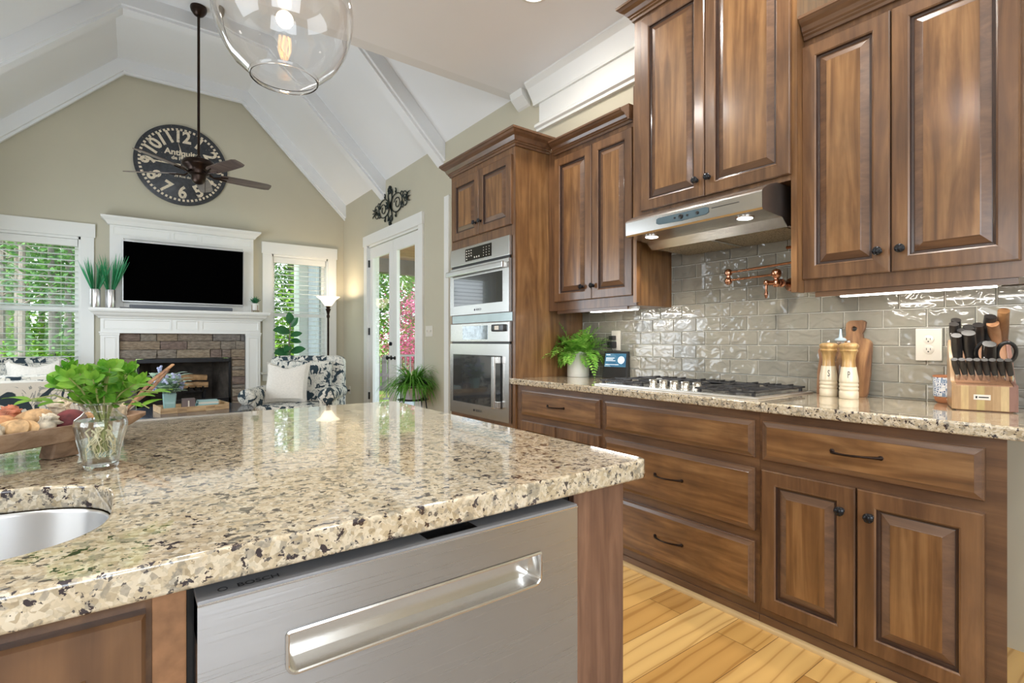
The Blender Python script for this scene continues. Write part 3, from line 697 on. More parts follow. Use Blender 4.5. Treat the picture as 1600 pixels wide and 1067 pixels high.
# ================================================================== ISLAND
HO = []
for i in range(64):
    a = 2 * pi * i / 64; ca, sa = cos(a), sin(a); e = 2 / 3.4
    HO.append((-.33 + .305 * math.copysign(abs(ca) ** e, ca), .985 + .20 * math.copysign(abs(sa) ** e, sa)))
slab([(-2.3, .69), (.85, .69), (.862, .695), (.868, .708), (.868, 1.97), (.862, 1.99), (.85, 1.995), (-2.3, 1.995)], .875, .915, 'countertop', 'speckled tan granite top of the kitchen island with undermount sink', (-.5, 1.35, .875), HO, .010)
WOODP = wood('rustic_post_wood', 'z', (.075, .036, .024), (.165, .082, .050), (.27, .145, .09), .5, .15, 1.3, .5, .8)
root = thing('island_cabinet', 'brown wood kitchen island cabinet around the dishwasher', 'cabinet', (-.6, 1.3, 0)); IY = .735
m = MB().box(-2.25, -.66, IY, 1.95, 0, .874); m.box(-.66, .052, 1.28, 1.95, 0, .874); m.box(-.66, .052, IY, 1.28, 0, .60); m.box(-.66, .052, IY, .76, .6, .874); m.box(.045, .684, 1.36, 1.95, 0, .874); m.box(.684, .80, IY, 1.95, 0, .874)
m.build('cabinet_box', WOODV, root)
MB().box(.684, .826, .722, .742, 0, .874, .003).build('corner_post', WOODP, root)
MB().box(.812, .826, .742, 1.95, 0, .874).build('end_panel', WOODV, root)
MB().box(.018, .052, .724, .74, 0, .874, .002).build('stile', simple('unstained_oak_filler', (.30, .145, .065), .5, 0, 0, .2, 50) if 1 else WOODV, root)
fnI = fF(IY)
m = MB().box(-1.2, .018, .728, .736, .70, .874); m.build('apron', WOODGH, root)
door_panel('door', (-.385, .012, .10, .852), fF(.728), root, None); door_panel('door', (-.80, -.39, .10, .852), fF(.728), root, None)

# --- sink
root = tag(thing('kitchen_sink', 'undermount brushed steel sink in the island counter', 'sink', (-.33, .985, .70)))
m = MB(True); K = len(HO); layers = [(1.0, .8745), (1.0, .868), (.985, .80), (.97, .72), (.94, .69), (.86, .675), (.2, .672)]; vs = []
for s, z in layers: vs += [(-.33 + (x + .33) * s, .985 + (y - .985) * s, z) for x, y in HO]
fs = [(i * K + k, i * K + (k + 1) % K, (i + 1) * K + (k + 1) % K, (i + 1) * K + k) for i in range(len(layers) - 1) for k in range(K)]
fs.append(tuple((len(layers) - 1) * K + k for k in range(K)))
m.add(vs, fs); m.norec = True; m.build('basin', SINKM, root, solid=.001)
MB(True).lathe([(.0, .674), (.03, .674), (.042, .677), (.045, .6745)], (-.33, .985, 0), 24).build('drain', CHROME, root)

# --- dishwasher
root = thing('dishwasher', 'brushed steel dishwasher with a pocket handle in the island', 'dishwasher', (.367, 1.0, 0)); DX0, DX1 = .060, .662; DY = .689
MB().box(DX0 + .01, DX1 - .006, .76, 1.33, .10, .86).build('tub', BLACKP, root)
MB().box(.053, .683, .737, .77, .10, .873).build('gasket', BLACKP, root)
hx0, hx1, hz0, hz1 = .159, .572, .739, .7895
# front sheet with a recessed pocket
m = MB(); xs = [DX0, hx0, hx1, DX1]; zs = [.12, hz0, hz1, .8535]
for i in range(3):
    for j in range(3):
        if i == 1 and j == 1: continue
        m.add([(xs[i], DY, zs[j]), (xs[i + 1], DY, zs[j]), (xs[i + 1], DY, zs[j + 1]), (xs[i], DY, zs[j + 1])], [(0, 1, 2, 3)])
m.box(DX0, DX1, DY + .0005, DY + .04, .12, hz0 - .02); m.box(DX0, DX0 + .07, DY + .0005, DY + .04, .12, .8535); m.box(DX1 - .06, DX1, DY + .0005, DY + .04, .12, .8535); m.box(DX0, DX1, DY + .0005, DY + .04, hz1 + .02, .8535)
front = m.build('door', STX, root)
m = MB(True); r = .012
def rr_(ins, y, k=6):
    o = []
    for cx, cz, a0 in ((hx1 - r, hz1 - r, 0), (hx0 + r, hz1 - r, 90), (hx0 + r, hz0 + r, 180), (hx1 - r, hz0 + r, 270)):
        for i in range(k + 1):
            a = R(a0 + 90 * i / k); q = r if a0 >= 180 else .002; cxx = cx + (r - q) * (1 if a0 in (0, 270) else -1); czz = cz + (r - q) * (1 if a0 in (0, 90) else -1)
            o.append((cxx + (q - ins) * cos(a), y, czz + (q - ins) * sin(a)))
    return o
lay = [(-.004, DY - .0012), (-.001, DY - .0022), (.001, DY - .001), (.002, DY + .006), (.0035, DY + .03)]; vs = []; L0 = rr_(0, 0); K = len(L0)
for ins, y in lay: vs += rr_(ins, y)
fs = [(i * K + k, i * K + (k + 1) % K, (i + 1) * K + (k + 1) % K, (i + 1) * K + k) for i in range(len(lay) - 1) for k in range(K)]; fs.append(tuple((len(lay) - 1) * K + k for k in range(K)))
m.add(vs, fs); m.norec = True; m.build('pocket_handle', simple('satin_steel', (.78, .77, .75), .2, 1, 0, .02), front)
m = MB(); m.box(DX0, DX1, DY - .0012, DY + .001, .8530, .8560, .0008); m.build('edge_trim', CHROME, front)
m = MB(); m.box(DX0, DX1, DY + .001, DY + .055, .8535, .8590, .001); top = m.build('control_strip', simple('grey_control_strip', (.30, .30, .31), .35, .3), root)
f = lambda a, b, d: (a, DY + .012 + b * .5, .8668)
m = MB(); m.add(*text_mb('BOSCH', .015, lambda a, b, d: (a, DY + .020 + b, .8593), .128, 0)); m.lathe([(.0055, .8588), (.0055, .8594), (.0045, .8594), (.0045, .8588)], (.088, DY + .020, 0), 16); m.build('lettering', BLACKP, top)
MB().box(.36, .45, DY + .012, DY + .04, .8588, .8593).build('display_window', BLACKG, top)

# ================================================================== OVENS, HOOD, COOKTOP
def fO(X): return lambda a, b, d: (X - d, a, b)
TXF = TX - .004
def appliance(nm, label, cat, z0): return thing(nm, label, cat, (TXF, 3.15, z0))
Y0, Y1 = 2.758, 3.545
root = appliance('microwave_oven', 'built-in steel microwave oven, the upper appliance in the tower', 'microwave', 1.36)
f = fO(TXF)
MB().box(TXF - .022, TXF, Y0, Y1, 1.742, 1.874, .003).build('control_panel', STY, root)
cp = root.children[0]
MB().box(TXF - .0235, TXF - .021, 2.97, 3.32, 1.762, 1.855).build('touch_display', BLACKG, cp)
m = MB()
for i in range(3):
    for j in range(4):
        if j == 3 and i: continue
        yy = 3.30 - i * .032; zz = 1.838 - j * .02; m.box(TXF - .0242, TXF - .0236, yy - .006, yy + .006, zz - .004, zz + .004)
for i in range(3):
    for j in range(4): yy = 3.07 - i * .036; zz = 1.835 - j * .019; m.box(TXF - .0242, TXF - .0236, yy - .003, yy + .003, zz - .003, zz + .003)
for i in range(3): yy = 3.19 - i * .03; m.box(TXF - .0242, TXF - .0236, yy - .006, yy + .006, 1.775, 1.787)
m.build('touch_buttons', PLATE, cp)
MB().box(TXF - .012, TXF, Y0 + .01, Y1 - .01, 1.722, 1.742).build('vent_slot', BLACKP, root)
m = MB()
for a in ((Y0, Y1, 1.362, 1.432), (Y0, Y1, 1.645, 1.722), (Y0, 2.832, 1.432, 1.645), (3.49, Y1, 1.432, 1.645)): m.box(TXF - .026, TXF, *a)
dr = m.build('door', STY, root)
MB().box(TXF - .0245, TXF - .002, 2.832, 3.49, 1.432, 1.645).build('door_glass', DARKG, dr)
m = MB(); m.box(TXF - .066, TXF - .048, 2.78, 3.545, 1.660, 1.700, .006)
for yy in (2.80, 3.49): m.box(TXF - .052, TXF - .025, yy, yy + .035, 1.664, 1.696, .003)
m.build('handle', STY, dr)
def brand(par, y, z, X, s):
    m = MB(); m.add(*text_mb('BOSCH', s, lambda a, b, d: (X, y - a, z + b), 0, 0))
    m.lathe([(s * .38, 0), (s * .38, -.0006), (s * .28, -.0006), (s * .28, 0)], (X + .0003, y + s * 2.6, z), 14, 'x'); return m.build('lettering', BLACKP, par)
brand(dr, 3.13, 1.393, TXF - .0266, .021)
MB().box(TXF - .006, TXF, Y0 - .01, Y1, 1.30, 1.358).build('filler_strip', simple('blue_grey_steel_filler', (.42, .48, .48), .25, .9), root)
root = appliance('wall_oven', 'built-in steel wall oven with dark glass door, below the microwave', 'oven', .61)
cp = MB().box(TXF - .022, TXF, Y0, Y1, 1.158, 1.294, .003).build('control_panel', STY, root)
MB().box(TXF - .0235, TXF - .021, 3.02, 3.36, 1.175, 1.275).build('touch_display', simple('bright_glass_display', (.25, .30, .33), .06, .6, 1, .4, 30), cp)
MB(True).box(TXF - .045, TXF - .022, 2.80, 2.945, 1.228, 1.278, .018).build('timer', BLACKP, cp)
MB().box(TXF - .0462, TXF - .045, 2.85, 2.90, 1.24, 1.268).build('timer_display', PLATE, cp)
MB().box(TXF - .012, TXF, Y0 + .01, Y1 - .01, 1.143, 1.158).build('vent_slot', BLACKP, root)
m = MB()
for a in ((Y0, Y1, .612, .70), (Y0, Y1, 1.062, 1.143), (Y0, 2.832, .70, 1.062), (3.50, Y1, .70, 1.062)): m.box(TXF - .026, TXF, *a)
dr = m.build('door', STY, root)
MB().box(TXF - .0245, TXF - .002, 2.832, 3.50, .70, 1.062).build('door_glass', DARKG, dr)
m = MB(); m.box(TXF - .072, TXF - .054, 2.868, 2.905, .70, 1.055, .006)
for zz in (.705, 1.01): m.box(TXF - .058, TXF - .025, 2.845, 2.895, zz, zz + .045, .003)
m.build('handle', STY, dr)
brand(dr, 3.13, .655, TXF - .0266, .024)

# --- hood
root = thing('range_hood', 'brushed steel under-cabinet range hood with two lit lamps', 'range hood', (2.4, 1.47, 1.66))
HP = [(2.655, 1.85), (2.262, 1.85), (2.235, 1.848), (2.20, 1.838), (2.165, 1.824), (2.132, 1.806), (2.122, 1.798), (2.118, 1.79), (2.120, 1.724), (2.126, 1.716), (2.290, 1.707), (2.340, 1.670), (2.346, 1.671), (2.346, 1.677), (2.655, 1.672)]
HY0, HY1 = 1.098, 1.836
m = MB(); m.prism(HP, lambda a, b, d: (a, d, b), HY0, HY1); m.build('canopy', STY, root)
for y in (HY0 - .001, HY1 + .001): MB().add([(a, y, b) for a, b in HP], [tuple(range(len(HP)))]).build('side_plate', MATS.get('brown_tinted_side_steel') or simple('brown_tinted_side_steel', (.23, .19, .17), .3, .8), root)
gm = N('aluminium_mesh_filter'); vo = gm.n('ShaderNodeTexVoronoi'); vo.inputs['Scale'].default_value = 120; gm.l(gm.co((1, 1, 1), False), vo.inputs['Vector'])
gm.base(gm.ramp(vo.outputs['Distance'], [(.15, (.03, .025, .018)), (.5, (.42, .36, .25))]), .5, .3); GRILL = gm.m
for a, b in ((HY0 + .02, 1.46), (1.474, HY1 - .02)): MB().add([(2.352, a, 1.6745), (2.645, a, 1.6700), (2.645, b, 1.6700), (2.352, b, 1.6745)], [(0, 1, 2, 3)]).build('grease_filter', GRILL, root)
MB().box(2.35, 2.65, 1.458, 1.476, 1.667, 1.676).build('filter_rail', STY, root)
for y in (1.215, 1.725):
    nrm = V((-.009, 0, -.164)).normalized(); c = V((2.195, y, 1.7125)); Mx = nrm.to_track_quat('Z', 'Y').to_matrix()
    l_ = MB(True).lathe([(.042, 0), (.042, .003), (.035, .004)], c, 24, 'z', True, Mx).build('hood_lamp', CHROME, root)
    MB(True).lathe([(.033, .004), (.02, .006), (.001, .0065)], c, 24, 'z', True, Mx).build('lit_lens', BULB, l_)
    lamp('hood_lamp_glow', 'SPOT', tuple(c + nrm * .02), (2.33, y, .9), 9, .02, col=(1, .90, .74), spot=120)
m = MB(); sl = lambda a, b, d: (2.1178 - d + .0002 * b, a, 1.757 + b)
m.add([(2.1165, 1.36, 1.778), (2.1165, 1.62, 1.778), (2.1165, 1.635, 1.773), (2.1165, 1.635, 1.752), (2.1165, 1.62, 1.745), (2.1165, 1.49, 1.740), (2.1165, 1.36, 1.745), (2.1165, 1.345, 1.752), (2.1165, 1.345, 1.773)], [tuple(range(9))])
m.tone = [.5]; q = m.build('control_panel', simple('blue_grey_panel', (.10, .15, .18), .25), root, solid=.002)
m = MB(True)
for y, rr2 in ((1.49, .012), (1.40, .008), (1.455, .005), (1.525, .005)): m.lathe([(rr2, 0), (rr2, -.004), (rr2 * .7, -.005)], (2.1155, y, 1.76), 14, 'x')
m.build('control_buttons', BLACKP, q)
m = MB(); m.box(2.1155, 2.1185, 1.20, 1.33, 1.766, 1.768); m.build('name_strip', BLACKP, root)

# --- cooktop
root = thing('gas_cooktop', 'steel gas cooktop with black grates on the granite counter', 'cooktop', (2.36, 1.56, .915))
CX0, CX1, CY0, CY1 = 2.10, 2.61, 1.105, 2.05
MB().box(CX0, CX1, CY0, CY1, .9155, .922, .003).build('drip_tray', simple('bright_cooktop_steel', (.80, .78, .75), .35, .9), root)
m = MB(); m.box(CX0 + .02, CX1 - .02, CY0 + .02, CY1 - .02, .9215, .925, .002); m.build('raised_deck', STY, root)
def grate(x0, x1, y0, y1, hole=None):
    m = MB(); z0, z1 = .938, .947; t = .0085
    m.box(x0, x1, y0, y0 + t, z0, z1, .002); m.box(x0, x1, y1 - t, y1, z0, z1, .002); m.box(x0, x0 + t, y0, y1, z0, z1, .002); m.box(x1 - t, x1, y0, y1, z0, z1, .002)
    for cx in ((x0 + (x1 - x0) * .27), (x0 + (x1 - x0) * .73)) if x1 - x0 > .35 else ((x0 + x1) / 2,):
        cy = (y0 + y1) / 2
        for a, b, c, d in ((x0 if cx < (x0 + x1) / 2 + .01 else (x0 + x1) / 2, cx - .03, cy - t / 2, cy + t / 2), (cx + .03, (x0 + x1) / 2 if (cx < (x0 + x1) / 2 - .01) else x1, cy - t / 2, cy + t / 2), (cx - t / 2, cx + t / 2, y0, cy - .03), (cx - t / 2, cx + t / 2, cy + .03, y1)):
            if b > a and d > c: m.box(a, b, c, d, z0, z1 + .004, .002)
    m.box((x0 + x1) / 2 - t / 2, (x0 + x1) / 2 + t / 2, y0, y1, z0, z1, .002)
    for q in range(1, 5):
        yy = y0 + (y1 - y0) * q / 5; m.box(x0, x0 + .05, yy - t / 2, yy + t / 2, z0, z1 + .006, .002); m.box(x1 - .05, x1, yy - t / 2, yy + t / 2, z0, z1 + .006, .002)
    for a in (x0 + .01, x1 - .02):
        for b in (y0 + .01, y1 - .02): m.box(a, a + .012, b, b + .012, .9245, z0)
    return m.build('grate', IRON, root)
grate(2.125, 2.585, 1.13, 1.42); grate(2.30, 2.585, 1.43, 1.72); grate(2.125, 2.585, 1.73, 2.03)
for x, y, r_ in ((2.23, 1.275, .036), (2.47, 1.275, .042), (2.45, 1.575, .055), (2.23, 1.88, .042), (2.47, 1.88, .036)):
    b = MB(True).lathe([(r_ + .012, .925), (r_ + .01, .929), (r_, .930), (r_, .936), (r_ * .8, .939), (.001, .940)], (x, y, 0), 24).build('burner', IRON, root)
for i in range(5):
    y = 1.70 - i * .064; x = 2.175
    m = MB(True).lathe([(.024, .925), (.024, .929), (.0205, .932), (.0195, .955), (.017, .958), (.001, .958)], (x, y, 0), 20); m.box(x - .022, x + .022, y - .008, y + .008, .948, .964, .003)
    m.build('control_knob', simple('satin_knob', (.74, .70, .62), .22, .9, 0, .02) if 'satin_knob' not in MATS else MATS['satin_knob'], root)

# --- pot filler
root = thing('pot_filler', 'copper-bronze folding pot filler faucet on the tile wall', 'faucet', (2.66, 1.225, 1.44))
m = MB(True); Mx = None
m.lathe([(.034, 0), (.034, -.006), (.026, -.012), (.017, -.018), (.017, -.10), (.021, -.105), (.021, -.115), (.015, -.12)], (2.658, 1.225, 1.445), 20, 'x')
m.build('wall_flange', COPPER, root)
jx, jy = 2.52, 1.235
m = MB(True); m.lathe([(.012, 1.425), (.017, 1.432), (.021, 1.443), (.017, 1.456), (.011, 1.463), (.011, 1.468), (.021, 1.478), (.0245, 1.492), (.021, 1.505), (.010, 1.513), (.001, 1.516)], (jx, jy, 0), 20); m.build('pivot_joint', COPPER, root)
ex, ey = 2.52, 1.485
m = MB(True); m.tube([(jx, jy, 1.488), (ex, ey, 1.481)], .0062, 10); m.build('lower_arm', COPPER, root)
m = MB(True); m.lathe([(.008, 1.458), (.017, 1.465), (.020, 1.478), (.017, 1.490), (.010, 1.497), (.010, 1.505), (.017, 1.510), (.020, 1.522), (.017, 1.534), (.008, 1.541), (.001, 1.542)], (ex, ey, 0), 20); m.build('elbow_joint', COPPER, root)
m = MB(True); m.tube([(ex, ey, 1.522), (2.515, 1.16, 1.535), (2.51, 1.05, 1.539)], .0062, 10); m.build('upper_arm', COPPER, root)
m = MB(True); m.tube([(2.55, 1.20, 1.615), (2.55, 1.17, 1.615), (2.55, 1.13, 1.618)], [.009, .005, .004], 8); m.build('spout_lever', COPPER, root)
m = MB(True); m.tube([(jx, jy, 1.445), (2.49, 1.262, 1.445)], .012, 12); m.blob((2.485, 1.267, 1.447), .014, 12, 8); m.lathe([(.005, 1.44), (.0065, 1.425), (.005, 1.41), (.009, 1.395), (.0095, 1.388), (.006, 1.378), (.004, 1.372), (.001, 1.371)], (2.485, 1.267, 0), 14); m.build('valve_lever', COPPER, root)
# unseen rug added so the dishwasher steel reflects grey, not yellow floor
root = thing('unseen_reflected_rug', 'unseen grey rug added for the dishwasher steel to reflect', 'rug', (.2, -.35, 0)); MB().box(-1.1, 1.75, -2.2, .42, .001, .012, .004).build('rug_weave', simple('grey_reflected_rug', (.30, .27, .24), .95, 0, 0, .15, 60), root)
# ================================================================== FIREPLACE WALL
root = thing('fireplace', 'white panelled fireplace mantel around stacked stone and a dark firebox', 'fireplace', (.57, 7.9, 0))
def panelled(m, x0, x1, z0, z1, Y, prof=[(0, 0), (0, .006), (.004, .010), (.010, .010), (.014, .004), (.014, .0)]):
    m.rings((x0, x1, z0, z1), fF(Y), [(0, 0), (0, .010), (.008, .010), (.013, .003), (.014, .001)])
# legs (pilasters), frieze, shelf
f = fF(7.85)
for a, b in ((-.31, -.131), (1.255, 1.437)):
    m = MB(); m.box(a, b, 7.85, BY - .001, 0, 1.275)
    m.rings((a + .03, b - .03, .18, 1.22), f, [(0, 0), (0, .008), (.010, .008), (.014, .002), (.015, .001)])
    m.box(a - .012, b + .012, 7.838, BY - .001, 0, .15, .004); m.box(a - .006, b + .006, 7.84, BY - .001, 1.235, 1.275, .004)
    m.build('mantel_leg', WHITE, root)
m = MB(); m.box(-.31, 1.437, 7.85, BY - .001, 1.272, 1.46)
for a, b in ((-.29, .10 + .30), (.44, .69), (.73, 1.417)): m.rings((a, b, 1.30, 1.435), f, [(0, 0), (0, .010), (.012, .010), (.02, .004), (.022, .003)])
m.box(-.325, 1.452, 7.835, BY - .001, 1.262, 1.280, .003)
m.build('frieze', WHITE, root)
m = MB(); m.sweep([(-.31, BY - .01), (-.31, 7.85), (1.437, 7.85), (1.437, BY - .01)], [(o, z) for o, z in [(0, 1.44), (.02, 1.445), (.025, 1.46), (.06, 1.485), (.075, 1.51), (.095, 1.52), (.095, 1.53), (0, 1.53)]])
m.box(-.415, 1.54, 7.735, BY - .001, 1.53, 1.563, .006); m.build('mantel_shelf', WHITE, root)
# overmantel
m = MB(); m.box(-.215, 1.36, 7.985, BY - .001, 1.563, 2.56)
f2 = fF(7.985)
m.box(-.225, -.09, 7.965, 7.985, 1.563, 2.46, .003); m.box(1.235, 1.37, 7.965, 7.985, 1.563, 2.46, .003); m.box(-.09, 1.235, 7.965, 7.985, 1.563, 1.63, .003)
for a, b in ((-.20, .39), (.42, .70), (.73, 1.345)): m.rings((a, b, 2.47, 2.585), f2, [(0, 0), (0, .022), (.012, .022), (.02, .016), (.022, .015)])
m.box(-.225, 1.37, 7.968, BY - .001, 2.44, 2.60, .002)
m.sweep([(-.225, BY - .01), (-.225, 7.965), (1.37, 7.965), (1.37, BY - .01)], [(0, 2.595), (.02, 2.60), (.03, 2.615), (.05, 2.645), (.075, 2.665), (.085, 2.675), (.085, 2.695), (0, 2.695)])
m.build('overmantel', WHITE, root)
# stone surround
m = MB(); rnd = random.Random(11)
MB().box(-.131, 1.255, 7.93, BY - .001, .0, 1.272) 
def stones(x0, x1, z0, z1):
    z = z0
    while z < z1 - .02:
        h = min(rnd.choice((.05, .07, .09, .11)), z1 - z)
        if z1 - z - h < .03: h = z1 - z
        x = x0
        while x < x1 - .01:
            w = min(rnd.uniform(.10, .42), x1 - x)
            if x1 - x - w < .05: w = x1 - x
            d = rnd.uniform(.0, .022); bm = bmesh.new(); bmesh.ops.create_cube(bm, size=1)
            bmesh.ops.subdivide_edges(bm, edges=bm.edges[:], cuts=2, use_grid_fill=True)
            for v in bm.verts:
                k = V((v.co.x * (w - .008), v.co.y * .05, v.co.z * (h - .008))); e = (abs(v.co.x) > .4) + (abs(v.co.z) > .4)
                k.y += e * .006 + rnd.uniform(-.006, .006); k.x += rnd.uniform(-.003, .003); k.z += rnd.uniform(-.003, .003)
                v.co = V((x + w / 2, 7.925 - d, z + h / 2)) + k
            bm.verts.index_update(); m.add([v.co[:] for v in bm.verts], [tuple(v.index for v in fc.verts) for fc in bm.faces], rnd.random()); bm.free(); x += w
        z += h
stones(-.129, 1.253, .945, 1.262); stones(-.129, .030, .0, .945); stones(1.092, 1.253, .0, .945)
st = m.build('stone_surround', STONE, root)
m = MB(); m.box(-.131, .032, 7.935, BY - .001, 0, 1.262); m.box(1.088, 1.255, 7.935, BY - .001, 0, 1.262); m.box(.032, 1.088, 7.935, BY - .001, .94, 1.262); m.build('mortar_bed', MORTAR, root)
# firebox
m = MB(); x0, x1, z0, z1, yb = .04, 1.08, .125, .93, 8.50
m.add([(x0, 7.95, z0), (x1, 7.95, z0), (x1 - .16, yb, z0), (x0 + .16, yb, z0), (x0, 7.95, z1), (x1, 7.95, z1), (x1 - .16, yb, z1), (x0 + .16, yb, z1)], [(0, 1, 2, 3), (7, 6, 5, 4), (0, 3, 7, 4), (1, 5, 6, 2), (3, 2, 6, 7)])
m.norec = True; m.build('firebox', FIREB, root)
m = MB(); m.box(x0, x1, 7.895, 7.93, .885, .935, .003); m.box(x0, x1, 7.895, 7.93, .30, .40, .003); m.box(x0, x0 + .028, 7.895, 7.93, .125, .9, .002); m.box(x1 - .028, x1, 7.895, 7.93, .125, .9, .002); m.box(x0, x1, 7.9, 7.93, .12, .30)
m.build('firebox_frame', BLACKM, root)
m = MB().box(-.05, 1.2, 7.45, 7.93, 0, .05); m.build('hearth_slab', simple('slate_hearth', (.10, .10, .10), .6), root)
# grate and logs
root = thing('fire_grate', 'black iron grate holding the logs in the fireplace', 'fire grate', (.56, 8.15, .125))
m = MB()
for i in range(6): xx = .36 + i * .08; m.tube([(xx, 7.99, .56), (xx, 8.0, .50), (xx, 8.28, .50), (xx, 8.29, .58)], .011, 6)
m.box(.33, .80, 8.02, 8.045, .485, .505); m.box(.33, .80, 8.24, 8.265, .485, .505)
for a in (.35, .77):
    for b in (8.03, 8.25): m.box(a, a + .02, b, b + .02, .126, .49)
m.build('grate_bars', BLACKM, root)
for (lab, a, b, r) in (('split log on top of the fireplace log stack', (.44, 8.12, .675), (.82, 8.16, .665), .042), ('lower left split log on the fireplace grate', (.36, 8.08, .560), (.62, 8.06, .575), .042), ('lower right split log on the fireplace grate', (.58, 8.20, .565), (.84, 8.18, .565), .042)):
    m = MB(); a = V(a); b = V(b); m.tube([a, a.lerp(b, .5) + V((0, 0, .006)), b], [r, r * 1.05, r * .95], 7); c = (a + b) / 2; tag(m.build('log', LOGM, None, c), lab, 'log', 'logs in the fireplace')
# --- TV, soundbar
root = thing('television', 'large black flat television above the fireplace mantel', 'television', (.56, 7.90, 2.02))
tilt = lambda z: 7.885 + (z - 1.64) * -.035
def slabY(m, x0, x1, z0, z1, d0, d1):
    vs = [(x, tilt(z) + d, z) for x in (x0, x1) for d in (d0, d1) for z in (z0, z1)]
    m.add(vs, [(0, 1, 3, 2), (4, 6, 7, 5), (0, 4, 5, 1), (2, 3, 7, 6), (0, 2, 6, 4), (1, 5, 7, 3)])
m = MB(); slabY(m, -.10, 1.232, 1.652, 2.40, 0, .035); m.build('bezel', simple('silver_bezel', (.42, .43, .44), .3, .6), root)
m = MB(); slabY(m, -.09, 1.222, 1.665, 2.39, -.0015, .0); m.build('screen', simple('black_tv_screen', (.0008, .0008, .0009), .5, 0, 0, 0, 1, 0), root)
MB().box(.40, .72, 7.92, 7.984, 1.85, 2.2).build('wall_mount', BLACKM, root)
root = thing('soundbar', 'long dark soundbar lying on the mantel under the television', 'soundbar', (.53, 7.82, 1.563))
MB().box(-.03, 1.085, 7.78, 7.85, 1.566, 1.612, .01).build('speaker_grille', simple('dark_grille_cloth', (.10, .11, .13), .6), root)
MB().box(.0, 1.055, 7.79, 7.84, 1.5635, 1.567).build('foot', BLACKP, root)
m = MB().box(-.125, -.03, 7.775, 7.80, 1.5635, 1.577, .004); tag(m.build('remote_control', BLACKP, None, (-.08, 7.79, 1.5635)), 'black remote control on the mantel by the soundbar', 'remote control')
# --- potted grasses
def grass_pot(x, y, lab, seed, H=.46):
    rnd = random.Random(seed); root = thing('potted_grass', lab, 'potted plant', (x, y, 1.5635), 'potted grasses on the mantel')
    MB(True).lathe([(.0, 1.564), (.047, 1.564), (.049, 1.57), (.049, 1.775), (.047, 1.780), (.044, 1.775), (.044, 1.74), (.001, 1.74)], (x, y, 0), 24).build('planter', SILVERP, root)
    m = MB()
    for i in range(110):
        a = rnd.uniform(0, 2 * pi); s = rnd.uniform(.05, .5) ; d = V((cos(a) * s, sin(a) * s * .7, 1)); L = H * rnd.uniform(.55, 1.05)
        d.x *= .85
        m.leaf((x + cos(a) * .025, y + sin(a) * .025, 1.745), d, (-sin(a), cos(a), 0), L, rnd.uniform(.006, .011), 4, 0, .1)
        sd = d.normalized()
    return m.build('grass_blades', GRASSA, root)
grass_pot(-.352, 7.80, 'faux green grass in silver pot at the mantel\'s left end', 5, .40); grass_pot(-.212, 7.80, 'faux green grass in silver pot nearest the television', 6, .47)
root = thing('potted_succulent', 'small succulent in a white footed pot on the mantel beside the television', 'potted plant', (1.365, 7.80, 1.5635))
MB(True).lathe([(.0, 1.59), (.045, 1.59), (.047, 1.595), (.047, 1.685), (.043, 1.685), (.043, 1.665), (.001, 1.665)], (1.365, 7.80, 0), 24).build('pot', POTW, root)
m = MB()
for a in (0, 1, 2, 3):
    q = a * pi / 2 + .4; m.box(1.365 + cos(q) * .05 - .004, 1.365 + cos(q) * .05 + .004, 7.8 + sin(q) * .05 - .004, 7.8 + sin(q) * .05 + .004, 1.564, 1.66)
m.tube([(1.317, 7.78, 1.588), (1.413, 7.82, 1.588)], .004, 5); m.tube([(1.345, 7.848, 1.588), (1.385, 7.752, 1.588)], .004, 5)
m.build('wooden_feet', simple('bronze_wood', (.28, .2, .13), .5), root)
m = MB()
for i in range(26):
    a = i * 2.4; s = .25 + i * .055; m.leaf((1.365, 7.80, 1.67), (cos(a) * s, sin(a) * s, 1.1), (0, 0, 1), .12 - i * .0008, .026, 4, -.15 if i % 2 else .1, .3)
m.build('leaves', SUCC, root)
# --- clock
CXc, CZ, RC, Yc = .53, 3.485, .525, BY - .03
root = thing('wall_clock', 'large round black antique-style wall clock with cream numerals', 'clock', (CXc, BY, CZ))
fc = simple('distressed_black_clock', (.032, .035, .042), .45, 0, .1, .4, 25)
m = MB(True).lathe([(.0, .0), (RC - .006, 0), (RC, -.004), (RC, -.026), (RC - .006, -.03), (.001, -.03)][::-1], (CXc, BY - .001, CZ), 72, 'y'); m.build('clock_face', fc, root)
creamn = N('worn_cream_paint'); ff = creamn.noise(creamn.co((1, 1, 1), False), 45, 3); creamn.base(creamn.ramp(ff, [(.33, (.30, .27, .22)), (.40, (.72, .63, .48))]), .6); CRM = creamn.m
m = MB(); fk = lambda a, b, d: (CXc + a, Yc - .0025, CZ + b)
for h in range(1, 13):
    an = R(90 - 30 * h); r0 = .365; fl = -R(30 * h)
    if h in (4, 5, 6, 7, 8): fl += pi if h not in (6,) else pi
    if h == 6: fl = 0
    if h == 8: fl = -R(240) + pi
    m.add(*text_mb(str(h), .215, fk, r0 * cos(an), r0 * sin(an), fl, sx=.9, bold=.035))
for k in range(60):
    a = R(6 * k); a2 = a + R(3.2); r1, r2 = .448, .478
    m.add([fk(r1 * cos(a), r1 * sin(a), 0), fk(r2 * cos(a), r2 * sin(a), 0), fk(r2 * cos(a2), r2 * sin(a2), 0), fk(r1 * cos(a2), r1 * sin(a2), 0)], [(0, 1, 2, 3)])
m.norec = True; m.build('numerals', CRM, root)
m = MB(); m.add(*text_mb('Antiquité', .105, fk, .0, .155, bold=.03)); m.add(*text_mb('de PARIS', .065, fk, .0, .082, bold=.03)); m.add(*text_mb('28 Rue de', .045, fk, -.0, -.15)); m.build('lettering', CRM, root); m = MB(); rnd = random.Random(4)
